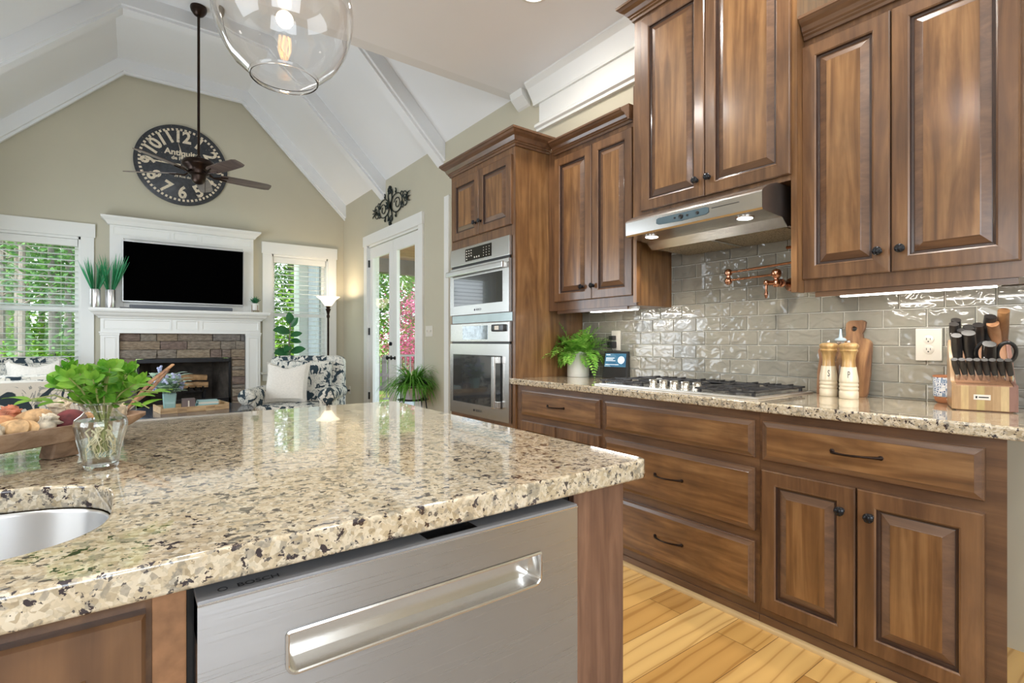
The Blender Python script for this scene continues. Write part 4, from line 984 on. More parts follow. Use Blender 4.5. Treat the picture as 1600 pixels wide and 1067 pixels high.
for i in range(90):
    a = rnd.uniform(0, 2 * pi); rr2 = RC * math.sqrt(rnd.random()) * .98; s = rnd.uniform(.001, .0035); x, z = rr2 * cos(a), rr2 * sin(a); m.add([fk(x - s, z, 0), fk(x, z - s, 0), fk(x + s, z, 0), fk(x, z + s, 0)], [(0, 1, 2, 3)])
tag(m.build('paint_specks', CRM, root), kind='stuff')
m = MB(); m.prism([(-.008, .0), (-.012, .12), (-.03, .21), (-.05, .30), (-.024, .22), (.006, .12), (.010, 0)], lambda a, b, d: (CXc + a, Yc - d, CZ + b), .004, .008); m.build('hour_hand', CRM, root)
m = MB(); m.prism([(0, -.010), (-.20, -.008), (-.43, -.002), (-.43, .006), (-.20, .010), (0, .010)], lambda a, b, d: (CXc + a, Yc - d, CZ + b), .008, .012); m.build('minute_hand', CRM, root)
MB(True).lathe([(.02, 0), (.02, -.012), (.012, -.015), (.001, -.016)], (CXc, Yc, CZ), 16, 'y').build('hub', BLACKM, root)
# --- ceiling fan
FXc, FYc = .555, 6.24
root = thing('ceiling_fan', 'dark bronze five-blade ceiling fan on a long downrod', 'ceiling fan', (FXc, FYc, 2.9))
zt = 4.65
MB(True).lathe([(.075, zt - .001), (.078, zt - .02), (.07, zt - .05), (.045, zt - .085), (.02, zt - .10), (.014, zt - .10)], (FXc, FYc, 0), 28).build('canopy', BRONZE, root)
MB(True).lathe([(.013, 3.06), (.013, zt - .09)], (FXc, FYc, 0), 14).build('downrod', BRONZE, root)
MB(True).lathe([(.013, 3.10), (.025, 3.09), (.03, 3.065), (.08, 3.06), (.14, 3.04), (.155, 3.015), (.155, 2.99), (.145, 2.975), (.11, 2.955), (.10, 2.93), (.095, 2.90), (.07, 2.885), (.062, 2.84), (.055, 2.82), (.03, 2.80), (.001, 2.795)], (FXc, FYc, 0), 36).build('motor_housing', BRONZE, root)
for k in range(5):
    a = R(6 + 72 * k); Mz = Matrix.Rotation(a, 3, 'Z'); tl = Matrix.Rotation(R(-14), 3, 'X')
    m = MB(True); pts = []
    outl = [(.20, -.045), (.24, -.062), (.45, -.070), (.66, -.066), (.705, -.05), (.712, 0), (.705, .05), (.66, .066), (.45, .070), (.24, .062), (.20, .045)]
    vs = [Mz @ (tl @ V((x, y, 0))) + V((FXc, FYc, 2.905)) for x, y in outl] + [Mz @ (tl @ V((x, y, .006))) + V((FXc, FYc, 2.905)) for x, y in outl]; n_ = len(outl)
    b = MB(); b.add(vs, [tuple(range(n_))[::-1], tuple(range(n_, 2 * n_))] + [(i, (i + 1) % n_, n_ + (i + 1) % n_, n_ + i) for i in range(n_)]); bl = b.build('blade', BLADEW, root)
    m = MB(True); q = lambda x, y, z: Mz @ (tl @ V((x, y, 0))) + V((FXc, FYc, 2.905 + z))
    m.tube([q(.09, 0, .02), q(.14, 0, -.012), q(.20, .02, -.006), q(.27, .035, -.004)], [.012, .010, .008, .006], 7); m.tube([q(.14, 0, -.012), q(.20, -.02, -.006), q(.27, -.035, -.004)], [.010, .008, .006], 7); m.build('blade_iron', BRONZE, bl)
m = MB(); m.tube([(FXc + .06, FYc + .03, 2.84), (FXc + .06, FYc + .03, 2.66)], .0025, 5); m.build('pull_chain', BRONZE, root)
# --- pendant over the island
PX, PY, PZ = .302, 1.35, 1.985
root = thing('pendant_light', 'clear glass globe pendant with lit filament bulb over the island', 'pendant light', (PX, PY, PZ))
pr = [(.076, -.178), (.0775, -.174), (.079, -.169)]
for i in range(1, 22):
    t = i / 21; a = -1.02 + t * 2.45; pr.append((.160 * cos(a) + .002, .158 * sin(a) - .004 if a > 0 else .190 * sin(a) - .004))
pr = [(.0765, -.180), (.0785, -.178), (.0795, -.170)] + pr[4:]
m = MB(True).lathe([(r, z) for r, z in pr], (PX, PY, PZ), 64, caps=False)
m.norec = False; g = m.build('glass_globe', THING if 0 else GLASS, root); sm_ = g.modifiers.new('s', 'SOLIDIFY'); sm_.thickness = .0028; sm_.offset = -1
zt2 = PZ + .16
MB(True).lathe([(.03, zt2), (.032, zt2 + .02), (.028, zt2 + .06), (.01, zt2 + .075), (.004, zt2 + .08)], (PX, PY, 0), 24).build('socket_cap', BRONZE, root)
MB(True).lathe([(.02, PZ + .15), (.02, PZ + .165)], (PX, PY, 0), 18).build('socket', BRONZE, root)
MB(True).lathe([(.003, zt2 + .07), (.003, CEIL_Z - .02)], (PX, PY, 0), 8).build('cord', BLACKP, root)
MB(True).lathe([(.06, CEIL_Z - .001), (.06, CEIL_Z - .02), (.02, CEIL_Z - .03), (.004, CEIL_Z - .03)], (PX, PY, 0), 24).build('canopy', BRONZE, root)
PZb = PZ + .052
b_ = MB(True).lathe([(.016, .10), (.017, .085), (.026, .055), (.030, .03), (.028, .010), (.018, -.006), (.004, -.014), (.001, -.0145)], (PX, PY, PZb + .005), 24).build('light_bulb', THING, root)
m = MB(True)
for k in range(6):
    a = k * pi / 3; m.tube([(PX + .010 * cos(a), PY + .010 * sin(a), PZb + .085), (PX + .016 * cos(a + .3), PY + .016 * sin(a + .3), PZb + .045), (PX + .011 * cos(a + .5), PY + .011 * sin(a + .5), PZb + .004)], .0026, 6)
m.lathe([(.004, .004), (.008, .03), (.006, .085)], (PX, PY, PZb), 8)
m.build('filament', FILA, b_)
lamp('pendant_bulb_glow', 'POINT', (PX, PY, PZ - .03), (PX, PY, 0), 3.0, .02, col=(1, .78, .5))
# recessed cans
for i, (x, y) in enumerate(CANS):
    if i > 3: continue
    lab = ['round lit recessed ceiling light in front of the tall hood cabinet', 'round lit recessed ceiling light above the far side of the island', 'round lit recessed ceiling light over the aisle by the knife block', 'round lit recessed ceiling light behind the pendant'][i]
    if i == 3: lab = 'round lit recessed ceiling light on the near side of the island'
    root = thing('recessed_light', lab, 'ceiling light', (x, y, CEIL_Z), 'recessed kitchen ceiling lights')
    MB(True).lathe([(.098, CEIL_Z), (.098, CEIL_Z - .004), (.078, CEIL_Z - .007), (.076, CEIL_Z - .002)], (x, y, 0), 36).build('trim_ring', WHITE, root)
    MB(True).lathe([(.077, CEIL_Z - .003), (.04, CEIL_Z - .005), (.001, CEIL_Z - .0055)], (x, y, 0), 36).build('lit_lens', BULB, root)
# --- iron scroll wall decor
root = thing('scroll_wall_decor', 'black wrought iron scroll ornament above the french door', 'wall decor', (WX, 6.19, 2.9)); cy, cz = 6.20, 2.90
m = MB(True); X = WX - .018
def ell(cy_, cz_, a, b, t0=0, t1=360, r=.008, n=28, sp=0):
    pts = []
    for i in range(n + 1):
        t = i / n; an = R(t0 + (t1 - t0) * t); k = 1 - sp * t; pts.append((X - .004 * sin(t * 6), cy_ + a * k * cos(an), cz_ + b * k * sin(an)))
    m.tube(pts, r, 6)
for s in (-1, 1):
    ell(cy + s * .20, cz, .17, .115); ell(cy + s * .22, cz - .01, .10, .075, 20, 420, .007, 34, .55)
    ell(cy + s * .44, cz, .075, .085, 0, 360, .007); ell(cy + s * .45, cz, .04, .05, 0, 400, .006, 20, .4); ell(cy + s * .36, cz + .06, .035, .05, 0, 300, .007, 16, .4); ell(cy + s * .36, cz - .06, .035, .05, 0, 300, .007, 16, .4)
    for q in (-.3, 0, .3): m.tube([(X, cy + s * .46, cz), (X - .01, cy + s * .55, cz + q * .16), (X, cy + s * .59, cz + q * .2)], [.012, .009, .002], 6)
    ell(cy, cz + s * .12, .06, .085, 0, 360, .009); ell(cy + .03, cz + s * .19, .035, .05, 0, 330, .008, 16, .5); ell(cy - .04, cz + s * .17, .035, .04, 0, 330, .008, 16, .5)
    for q in (-1, 1): ell(cy + q * .17, cz + s * .15, .03, .035, 90, 380, .009, 16, .6)
    m.blob((X, cy, cz + s * .235), .022, 8, 6)
for k in range(8): a = k * pi / 4; m.leaf((X - .01, cy, cz), (-.2, cos(a), sin(a)), (-1, 0, 0), .075, .04, 4, -.2, .3)
m.blob((X, cy, cz), .035, 8, 6, (.5, 1, 1)); m.build('scrollwork', simple('black_green_iron', (.012, .02, .018), .4, .4), root)
# --- switches and outlets
def plate(y, z, w, h, lab, kind, name='outlet'):
    root = thing(name, lab, kind, (WX, y, z)); XX = WX - (.011 if y < 2.7 else 0)
    MB().box(XX - .007, XX, y - w / 2, y + w / 2, z - h / 2, z + h / 2, .003).build('cover_plate', PLATE, root); return root, XX - .007
r_, X = plate(5.15, 1.275, .165, .12, 'ivory triple light switch plate right of the french door', 'light switch', 'light_switch')
for k in (-1, 0, 1): MB().box(X - .006, X, 5.15 + k * .046 - .005, 5.15 + k * .046 + .005, 1.265, 1.288, .002).build('toggle', PLATE, r_)
def recept(r_, X, y, z):
    for s in (-1, 1):
        q = MB(True).lathe([(.0185, 0), (.0185, -.002), (.017, -.003)], (X, y, z + s * .021), 20, 'x').build('receptacle', PLATE, r_)
        m = MB(); zz = z + s * .021; m.box(X - .0036, X - .003, y + .005, y + .007, zz - .002, zz + .007); m.box(X - .0036, X - .003, y - .008, y - .006, zz - .002, zz + .007); m.lathe([(.0028, -.003), (.0028, -.0036)], (X, y, zz - .008), 10, 'x'); m.build('slots', BLACKP, q)
r_, X = plate(.6755, 1.147, .088, .134, 'ivory duplex outlet on the tile between cutting boards and knife block', 'outlet'); recept(r_, X, .6755, 1.147)
r_, X = plate(2.385, 1.167, .078, .134, 'ivory outlet on the tile behind the smart display', 'outlet')
root = thing('power_adapter', 'black power adapters plugged into the outlet behind the smart display', 'power adapter', (X, 2.395, 1.15))
MB(True).box(X - .045, X - .001, 2.375, 2.425, 1.115, 1.16, .008).build('charger', BLACKP, root); MB(True).box(X - .04, X - .001, 2.38, 2.415, 1.17, 1.20, .006).build('plug', BLACKP, root)
m = MB(True); m.tube([(X - .04, 2.41, 1.19), (X - .05, 2.46, 1.17), (X - .05, 2.47, 1.13), (X - .045, 2.44, 1.12), (X - .05, 2.40, 1.145), (X - .04, 2.38, 1.10), (X - .02, 2.42, 1.0), (X - .03, 2.44, .93), (X - .06, 2.43, .918)], .002, 6); m.build('cable', BLACKP, root)
r_, X = plate(7.75, .42, .075, .12, 'ivory wall outlet low on the wall near the armchair', 'outlet'); MB().box(X - .03, X, 7.74, 7.765, .40, .43, .004).build('plug', BLACKP, r_)
m = MB(True); m.tube([(X - .03, 7.75, .415), (X - .05, 7.78, .38), (X - .05, 7.83, .2), (X - .04, 7.9, .03)], .003, 6); m.build('cable', BLACKP, r_)
# --- floor lamp
root = thing('floor_lamp', 'lit torchiere floor lamp with alabaster bowl in the corner', 'lamp', (2.295, 7.60, 0)); x, y = 2.295, 7.60
MB(True).lathe([(.15, 0), (.15, .02), (.12, .035), (.03, .05), (.015, .08)], (x, y, 0), 32).build('base', BRONZE, root)
MB(True).lathe([(.014, .05), (.014, 1.50), (.022, 1.515), (.022, 1.54), (.014, 1.55), (.026, 1.60), (.038, 1.63), (.024, 1.645), (.03, 1.66), (.04, 1.675)], (x, y, 0), 20).build('pole', BRONZE, root)
g = MB(True).lathe([(.03, 1.672), (.05, 1.685), (.075, 1.72), (.105, 1.765), (.15, 1.80), (.165, 1.812), (.160, 1.812), (.10, 1.772), (.07, 1.725), (.045, 1.69)], (x, y, 0), 40, caps=False); g.build('lamp_shade', SHADE, root)
lamp('floor_lamp_glow', 'POINT', (x, y, 1.79), (x, y, 0), 14, .04, col=(1, .80, .55))
# ================================================================== FURNITURE
def cushion(m, c, w, h, t, Mx, corner=.12, n=12):
    vs = []; fs = []
    for sgn in (1, -1):
        for i in range(n + 1):
            for j in range(n + 1):
                u = i / n * 2 - 1; v = j / n * 2 - 1
                e = (1 - u ** 4) * (1 - v ** 4); pin = 1 - .10 * (1 - abs(u) ** 3) * (abs(v) ** 4) ; pin2 = 1 - .10 * (1 - abs(v) ** 3) * (abs(u) ** 4)
                q = V((u * w / 2 * pin2, sgn * t / 2 * e ** .5, v * h / 2 * pin - (.16 * h * max(0, v) ** 2 * max(0, 1 - abs(u) * 1.25)))); vs.append(Mx @ q + V(c))
        o = 0 if sgn == 1 else (n + 1) ** 2
        for i in range(n):
            for j in range(n): a = o + i * (n + 1) + j; fs.append((a, a + 1, a + n + 2, a + n + 1))
    return m.add(vs, fs)
def armchair(label, loc, rz, width=.86):
    root = thing('armchair', label, 'armchair', (0, 0, 0), 'leaf-print armchairs'); w = width / 2
    m = MB(True); m.box(-w + .13, w - .13, -.40, .36, .12, .33, .03); m.build('seat_base', FAB, root)
    m = MB(True); m.box(-w + .14, w - .14, -.44, .26, .33, .47, .05); m.build('seat_cushion', FAB, root)
    m = MB(True); P = []
    yb = lambda z: .26 + (z - .40) * .22
    n = 10; vs = []; fs = []
    bm = MB(True)
    prof = [(-w + .02, .30), (-w + .02, .62), (-w + .03, .90), (-w + .05, .965), (-w + .12, .985), (w - .12, .985), (w - .05, .965), (w - .03, .90), (w - .02, .62), (w - .02, .30)]
    vs = [(a, yb(z) - .02, z) for a, z in prof] + [(a, yb(z) + .15, z) for a, z in prof]; k = len(prof)
    m.add(vs, [tuple(range(k)), tuple(range(k, 2 * k))[::-1]] + [(i, (i + 1) % k, k + (i + 1) % k, k + i) for i in range(k)]); bk = m.build('backrest', FAB, root, bevel=.03)
    m = MB(True); m.box(-w + .15, w - .15, .12, .24, .45, .93, .05); 
    q = MB(True); q.v = [(x, y + (z - .45) * .22, z) for x, y, z in m.v]; q.f = m.f; q.tone = m.tone; q.build('back_cushion', FAB, root)
    for s in (-1, 1):
        m = MB(True); m.box(s * w - (.13 if s > 0 else 0), s * w + (0 if s > 0 else .13), -.40, .34, .12, .56, .02)
        m.lathe([(.001, -.435), (.06, -.432), (.082, -.42), (.085, -.40), (.085, .30)], (s * (w - .055), 0, .565), 20, 'y'); m.build('arm', FAB, root)
        for yy in (-.36, .32): MB(True).lathe([(.022, .12), (.026, .10), (.016, 0)], (s * (w - .08), yy, 0), 10).build('leg', BRONZE, root)
    root.location = loc; root.rotation_euler.z = rz
    return root
# chair faces local -Y
r_ = armchair('navy leaf-print armchair with cream pillow beside the floor lamp', (0, 0, 0), 0, .93)
fwd_ang = math.atan2(-.86, -.50)
r_.location = (1.53, 6.20, 0); r_.rotation_euler.z = fwd_ang + pi / 2
Mz = Matrix.Rotation(r_.rotation_euler.z, 3, 'Z'); Mp = Mz @ Matrix.Rotation(R(-20), 3, 'X')
c = V((1.53, 6.20, 0)) + Mz @ V((-.12, .0, .69)); m = cushion(MB(True), c, .50, .50, .15, Mp); tag(m.build('throw_pillow', CUSH, None, c), 'plain cream throw pillow on the armchair by the floor lamp', 'pillow')
# sofa with its back to the kitchen
root = thing('sofa', 'navy leaf-print sofa seen from behind, left of the coffee table', 'sofa', (-1.0, 5.0, 0))
m = MB(True).box(-1.50, -.12, 4.62, 5.4, .10, .42, .04); m.build('seat_base', FABL, root)
m = MB(True).box(-1.50, -.14, 4.60, 4.80, .30, .90, .06); m.build('backrest', FABL, root)
for a in (-1.42, -.78): MB(True).box(a, a + .62, 4.78, 5.42, .40, .54, .06).build('seat_cushion', FABL, root)
for a in (-1.42, -.78): MB(True).box(a, a + .62, 4.74, 4.92, .5, .93, .07).build('back_cushion', FABL, root)
MB(True).box(-.22, -.06, 4.62, 5.4, .10, .62, .05).build('arm', FABL, root)
for a in (-1.4, -.15):
    for b in (4.66, 5.34): MB(True).lathe([(.022, .12), (.026, .10), (.016, 0)], (a, b, 0), 10).build('leg', BRONZE, root)
r2 = armchair('navy leaf-print armchair under the window left of the fireplace', (0, 0, 0), 0, .95); r2.location = (-.90, 7.15, 0); r2.rotation_euler.z = R(14)
Mz = Matrix.Rotation(R(14), 3, 'Z'); Mp = Mz @ Matrix.Rotation(R(-16), 3, 'X')
c = V((-.90, 7.15, 0)) + Mz @ V((.10, .0, .75)); m = cushion(MB(True), c, .46, .46, .14, Mp); tag(m.build('throw_pillow', CUSH, None, c), 'cream throw pillow on the armchair under the left window', 'pillow')
# coffee table, tray and what stands on it
root = thing('coffee_table', 'round blue-black coffee table in front of the fireplace', 'coffee table', (.45, 6.0, 0))
MB(True).lathe([(.0, .44), (.56, .44), (.575, .45), (.575, .475), (.565, .485), (.001, .485)], (.45, 6.0, 0), 48).build('table_top', simple('blue_black_table_paint', (.035, .05, .075), .22, 0, .5), root)
for k in range(4): a = pi / 4 + k * pi / 2; MB(True).tube([(.45 + .42 * cos(a), 6 + .42 * sin(a), .44), (.45 + .48 * cos(a), 6 + .48 * sin(a), 0)], [.03, .02], 10).build('leg', BLACKM, root)
TZ = .486
root = thing('serving_tray', 'light wood serving tray on the round coffee table', 'tray', (.47, 5.95, TZ)); Mt = Matrix.Rotation(R(8), 3, 'Z')
m = MB(); tp = lambda x, y, z: tuple(Mt @ V((x, y, 0)) + V((.47, 5.95, TZ + z)))
def tbox(m, x0, x1, y0, y1, z0, z1): m.add([tp(x * .82, y, z) for x in (x0, x1) for y in (y0, y1) for z in (z0, z1)], [(0, 1, 3, 2), (4, 6, 7, 5), (0, 4, 5, 1), (2, 3, 7, 6), (0, 2, 6, 4), (1, 5, 7, 3)])
tbox(m, -.34, .34, -.16, .16, .0, .014); m.build('tray_base', TRAYW, root)
m = MB(); tbox(m, -.34, .34, -.172, -.16, 0, .05); tbox(m, -.34, .34, .16, .172, 0, .05); tbox(m, -.352, -.34, -.172, .172, 0, .062); tbox(m, .34, .352, -.172, .172, 0, .062); m.build('tray_rim', TRAYW, root)
for q in (-.19, .10): m = MB(); tbox(m, q, q + .09, -.19, -.172, 0, .045); m.build('tray_bracket', TRAYW, root)
root = thing('flower_vase', 'blue-green square glass vase of sage leaves on the serving tray', 'vase', (.30, 5.93, TZ + .0145)); vx, vy, vz = .285, 5.93, TZ + .0145
aq = glass('aqua_glass', (.72, .90, .90), .02)
m = MB(); m.add([(vx - .045, vy - .045, vz), (vx + .045, vy - .045, vz), (vx + .045, vy + .045, vz), (vx - .045, vy + .045, vz), (vx - .055, vy - .055, vz + .16), (vx + .055, vy - .055, vz + .16), (vx + .055, vy + .055, vz + .16), (vx - .055, vy + .055, vz + .16)], [(3, 2, 1, 0), (0, 1, 5, 4), (1, 2, 6, 5), (2, 3, 7, 6), (3, 0, 4, 7)]); m.build('glass_vase', simple('sea_glass', (.30, .50, .50), .08, 0, .6), root, bevel=.008, solid=.004)
m = MB(); fl = MB(); rnd = random.Random(9)
for i in range(20):
    a = rnd.uniform(0, 2 * pi); s = rnd.uniform(.2, 1.3); d = V((cos(a) * s, sin(a) * s, 1)).normalized(); L = rnd.uniform(.16, .30); top_ = V((vx, vy, vz + .12)) + d * L
    m.tube([(vx, vy, vz + .05), V((vx, vy, vz + .12)) + d * L * .5, top_], .0025, 4)
    for j in range(8): b = rnd.uniform(0, 2 * pi); m.leaf(V((vx, vy, vz + .14)) + d * L * rnd.uniform(.15, .9), (cos(b), sin(b), .35), (0, 0, 1), rnd.uniform(.09, .14), .06, 4, .2, .2)
    if i % 2 == 0:
        for j in range(12): fl.blob(top_ + V((rnd.uniform(-.02, .02), rnd.uniform(-.02, .02), rnd.uniform(-.05, .04))), .012, 6, 4)
m.build('sage_leaves', SAGE, root); fl.build('lilac_blossoms', LILAC, root)
root = thing('candle_box', 'grey-brown boxed candle with a pale ribbon on the serving tray', 'candle', (.50, 5.90, TZ + .0145)); m = MB(); x, y = .44, 5.93
m.box(x - .055, x + .055, y - .05, y + .05, TZ + .0145, TZ + .115, .003); m.build('box', simple('grey_brown_card', (.18, .14, .14), .6), root)
m = MB().box(x - .006, x + .006, y - .052, y - .0505, TZ + .02, TZ + .098); m.build('ribbon', PLATE, root)
for (lab, x0, x1, z0, z1, mt, yy) in (('aqua blue hardcover book lying on the serving tray', .51, .69, .0145, .05, simple('aqua_book', (.24, .52, .54), .5), 5.98), ('sea-green hardcover book under the white book on the tray', .52, .70, .051, .08, simple('pale_aqua_book', (.42, .66, .66), .5), 5.99)):
    root = thing('book', lab, 'book', ((x0 + x1) / 2, yy, TZ + z0), 'books on the serving tray')
    m = MB(); m.box(x0, x1, yy - .10, yy + .10, TZ + z0, TZ + z0 + .004); m.box(x0, x1, yy - .10, yy + .10, TZ + z1 - .004, TZ + z1); m.box(x0, x0 + .004, yy - .10, yy + .10, TZ + z0, TZ + z1); m.build('cover', mt, root)
    MB().box(x0 + .004, x1 - .004, yy - .096, yy + .096, TZ + z0 + .004, TZ + z1 - .004).build('pages', PLATE, root)
root = thing('book', 'thin white book nearest the front rim of the serving tray', 'book', (.63, 5.86, TZ + .0145), 'books on the serving tray')
MB().box(.56, .70, 5.83, 5.87, TZ + .0145, TZ + .045, .003).build('cover', POTW, root)
# fiddle-leaf fig
root = thing('fiddle_leaf_fig', 'fiddle-leaf fig with large round leaves behind the armchair', 'potted plant', (1.72, 7.35, 0)); x, y = 1.72, 7.40
MB(True).lathe([(.0, 0), (.13, 0), (.16, .30), (.165, .32), (.15, .32), (.145, .28), (.001, .28)], (x, y, 0), 28).build('pot', POTW, root)
m = MB(True); m.tube([(x, y, .28), (x + .02, y, .7), (x - .01, y, 1.1), (x + .01, y, 1.42)], [.016, .014, .011, .006], 8); m.build('trunk', BARK, root)
m = MB()
for i, (dx, z, L, up) in enumerate([(-.9, 1.30, .24, .1), (.5, 1.36, .16, .9), (-.3, 1.40, .17, 1.4), (.9, 1.24, .15, .3), (-1, 1.02, .24, 0), (.9, 1.02, .20, .3), (.6, 1.18, .14, -.1), (-.8, .86, .26, .05), (1, .86, .26, .1), (-.6, .70, .24, -.2), (.7, .68, .2, -.3), (.2, .80, .18, .4), (-.2, 1.18, .16, .1), (-.5, 1.10, .15, -.3)]):
    for dy in (-.35,): d = V((dx, dy - .15 * (i % 3), up)); m.leaf((x + .01, y, z), d, (-.1, -.75, .6), L, L * .66, 6, .12, .12)
m.build('leaves', FIG, root)
# spider plant on an iron stand
SXp, SYp = 2.49, 5.20
root = thing('plant_stand', 'black wrought iron plant stand beside the french door', 'plant stand', (SXp, SYp, 0))
m = MB(True)
for zz, rr2 in ((.66, .155), (.70, .155), (.52, .16)): m.tube([(SXp + rr2 * cos(R(a)), SYp + rr2 * sin(R(a)), zz) for a in range(0, 361, 15)], .006, 6)
for k in range(12): a = R(30 * k); m.tube([(SXp + .155 * cos(a), SYp + .155 * sin(a), .66), (SXp + .155 * cos(a), SYp + .155 * sin(a), .70)], .003, 5)
for k in range(4): m.tube([(SXp - .15, SYp - .09 + k * .06, .52), (SXp + .15, SYp - .09 + k * .06, .52)], .004, 5)
m.build('ring', BLACKM, root)
for k in range(4):
    a = R(-60 + 90 * k); m = MB(True); m.tube([(SXp + q * cos(a), SYp + q * sin(a), z) for q, z in ((.155, .68), (.15, .60), (.17, .5), (.20, .3), (.21, .12), (.20, .03), (.225, .004))], .007, 8); m.build('leg', BLACKM, root)
root = thing('spider_plant', 'leafy green spider plant in a pale pot on the iron stand', 'potted plant', (SXp, SYp, .525))
MB(True).lathe([(.0, .526), (.09, .526), (.125, .66), (.132, .675), (.118, .675), (.112, .65), (.001, .65)], (SXp, SYp, 0), 28).build('pot', simple('pale_lilac_pot', (.62, .60, .68), .4), root)
m = MB(); rnd = random.Random(21)
for i in range(330):
    a = rnd.uniform(0, 2 * pi); L = rnd.uniform(.28, .50); el = rnd.uniform(.35, 1.3); p = V((SXp + .04 * cos(a), SYp + .04 * sin(a), .665)); w_ = rnd.uniform(.014, .024); d = V((cos(a) * cos(el), sin(a) * cos(el), sin(el))); nseg = 8; vs = []; fs = []; q = p.copy(); vel = d * (L / nseg)
    sd = V((-sin(a), cos(a), 0))
    for j in range(nseg + 1):
        t = j / nseg; ww = w_ * (1 - t) ** .6 * .5; vs += [q - sd * ww, q + sd * ww]; q = q + vel; vel = (vel + V((0, 0, -.30 * L / nseg))).normalized() * (L / nseg * 1.0)
    for j in range(nseg): fs.append((2 * j, 2 * j + 1, 2 * j + 3, 2 * j + 2))
    m.add([V((v_.x, v_.y, v_.z)) for v_ in (V((min(v[0], WX - .03), v[1], v[2])) for v in vs)], fs)
m.build('leaves', SPID, root)

# ================================================================== ON THE COUNTERS
CT = .9155
# fern
fx, fy = 2.502, 2.597
root = thing('potted_fern', 'bright green fern in a white cylindrical pot beside the smart display', 'potted plant', (fx, fy, CT))
MB(True).lathe([(.0, CT), (.074, CT), (.076, CT + .002), (.076, 1.088), (.0745, 1.090), (.070, 1.088), (.070, 1.07), (.001, 1.07)], (fx, fy, 0), 40).build('pot', POTW, root)
MB(True).lathe([(.069, 1.071), (.05, 1.078), (.001, 1.085)], (fx, fy, 0), 20).build('soil', SOIL, root)
m = MB(); rnd = random.Random(31)
for i in range(66):
    a = rnd.uniform(0, 2 * pi) if i % 3 else rnd.uniform(R(120), R(300)); el = rnd.uniform(.2, 1.35); L = rnd.uniform(.15, .27); p = V((fx + .03 * cos(a), fy + .03 * sin(a), 1.07)); d = V((cos(a) * cos(el), sin(a) * cos(el), sin(el))); ns = 13; q = p.copy(); vel = d * (L / ns); sd = V((-sin(a), cos(a), 0)); pts = []
    drp = rnd.uniform(.05, .24)
    for j in range(ns + 1): pts.append(q.copy()); q = q + vel; vel = (vel + V((0, 0, -drp * L / ns))).normalized() * (L / ns)
    pts = [V((min(p_.x, WX - .03), min(p_.y, 2.70), p_.z)) for p_ in pts]
    m.tube([pts[0], pts[ns // 2], pts[-1]], [.0012, .001, .0006], 4)
    for j in range(2, ns + 1):
        t = j / ns; wl = .050 * sin(pi * min(1, t * .8 + .18)) ; tg = (pts[j] - pts[j - 1]).normalized(); nr = sd.cross(tg)
        for s in (-1, 1): m.leaf(pts[j], sd * s + tg * .55 + nr * rnd.uniform(-.2, .2), nr, wl, .014, 2, .1, .1)
m.v = [(min(v[0], WX - .013), min(v[1], 2.715), v[2]) for v in m.v]
m.build('fronds', FERN, root)
# smart display
sdx, sdy = 2.602, 2.34
root = thing('smart_display', 'small black smart display with a lit blue screen on the counter', 'smart display', (sdx, sdy, CT)); ang = R(-72)
Mr = Matrix.Rotation(ang, 3, 'Z'); P_ = lambda x, y, z: tuple(Mr @ V((x, y, 0)) + V((sdx, sdy, CT + z)))   # local -Y faces the room
hw, H = .088, .178; tl = .06
vs = [P_(-hw, -.03, 0), P_(hw, -.03, 0), P_(hw - .004, -.03 + tl * .6, H), P_(-hw + .004, -.03 + tl * .6, H), P_(-hw, .055, 0), P_(hw, .055, 0), P_(hw - .004, .03 + .02, H), P_(-hw + .004, .05, H)]
m = MB(); m.add(vs, [(0, 1, 2, 3), (5, 4, 7, 6), (4, 0, 3, 7), (1, 5, 6, 2), (3, 2, 6, 7), (4, 5, 1, 0)]); m.build('body', BLACKP, root, bevel=.004)
def sp(u, v, d=.001): return P_(u * (hw - .004 * v), -.03 + tl * .6 * v - d, H * v)
sn = N('lit_blue_screen'); sv = sn.co((1, 1, 1), False); sf = sn.n('ShaderNodeTexVoronoi'); sf.inputs['Scale'].default_value = 22; sn.l(sv, sf.inputs['Vector']); sc_ = sn.ramp(sf.outputs['Color'], [(0, (.04, .14, .26)), (.5, (.07, .24, .38)), (1, (.30, .50, .62))]); sn.base((.01, .01, .01), .1); sn.l(sc_, sn.b.inputs['Emission Color']); sn.b.inputs['Emission Strength'].default_value = .9
m = MB().add([sp(-.88, .42), sp(.88, .42), sp(.88, .92), sp(-.88, .92)], [(0, 1, 2, 3)]); scr = m.build('screen', sn.m, root)
WL_ = emis('lit_white_pixels', (.85, .93, 1), 1.1)
m = MB(); pts = [sp(.48 + .27 * cos(R(a)), .68 + .135 * sin(R(a)), .002) for a in range(0, 360, 12)]; m.add(pts, [tuple(range(30))])
for i, (a, b) in enumerate(((-.8, -.45), (-.8, -.1), (-.8, -.2), (-.8, .0))): v0 = (.86, .74, .69, .64)[i]; m.add([sp(a, v0, .002), sp(b, v0, .002), sp(b, v0 + .018, .002), sp(a, v0 + .018, .002)], [(0, 1, 2, 3)])
m.add([sp(-.8, .50, .002), sp(.3, .50, .002), sp(.3, .512, .002), sp(-.8, .512, .002)], [(0, 1, 2, 3)]); m.build('screen_text', WL_, scr)
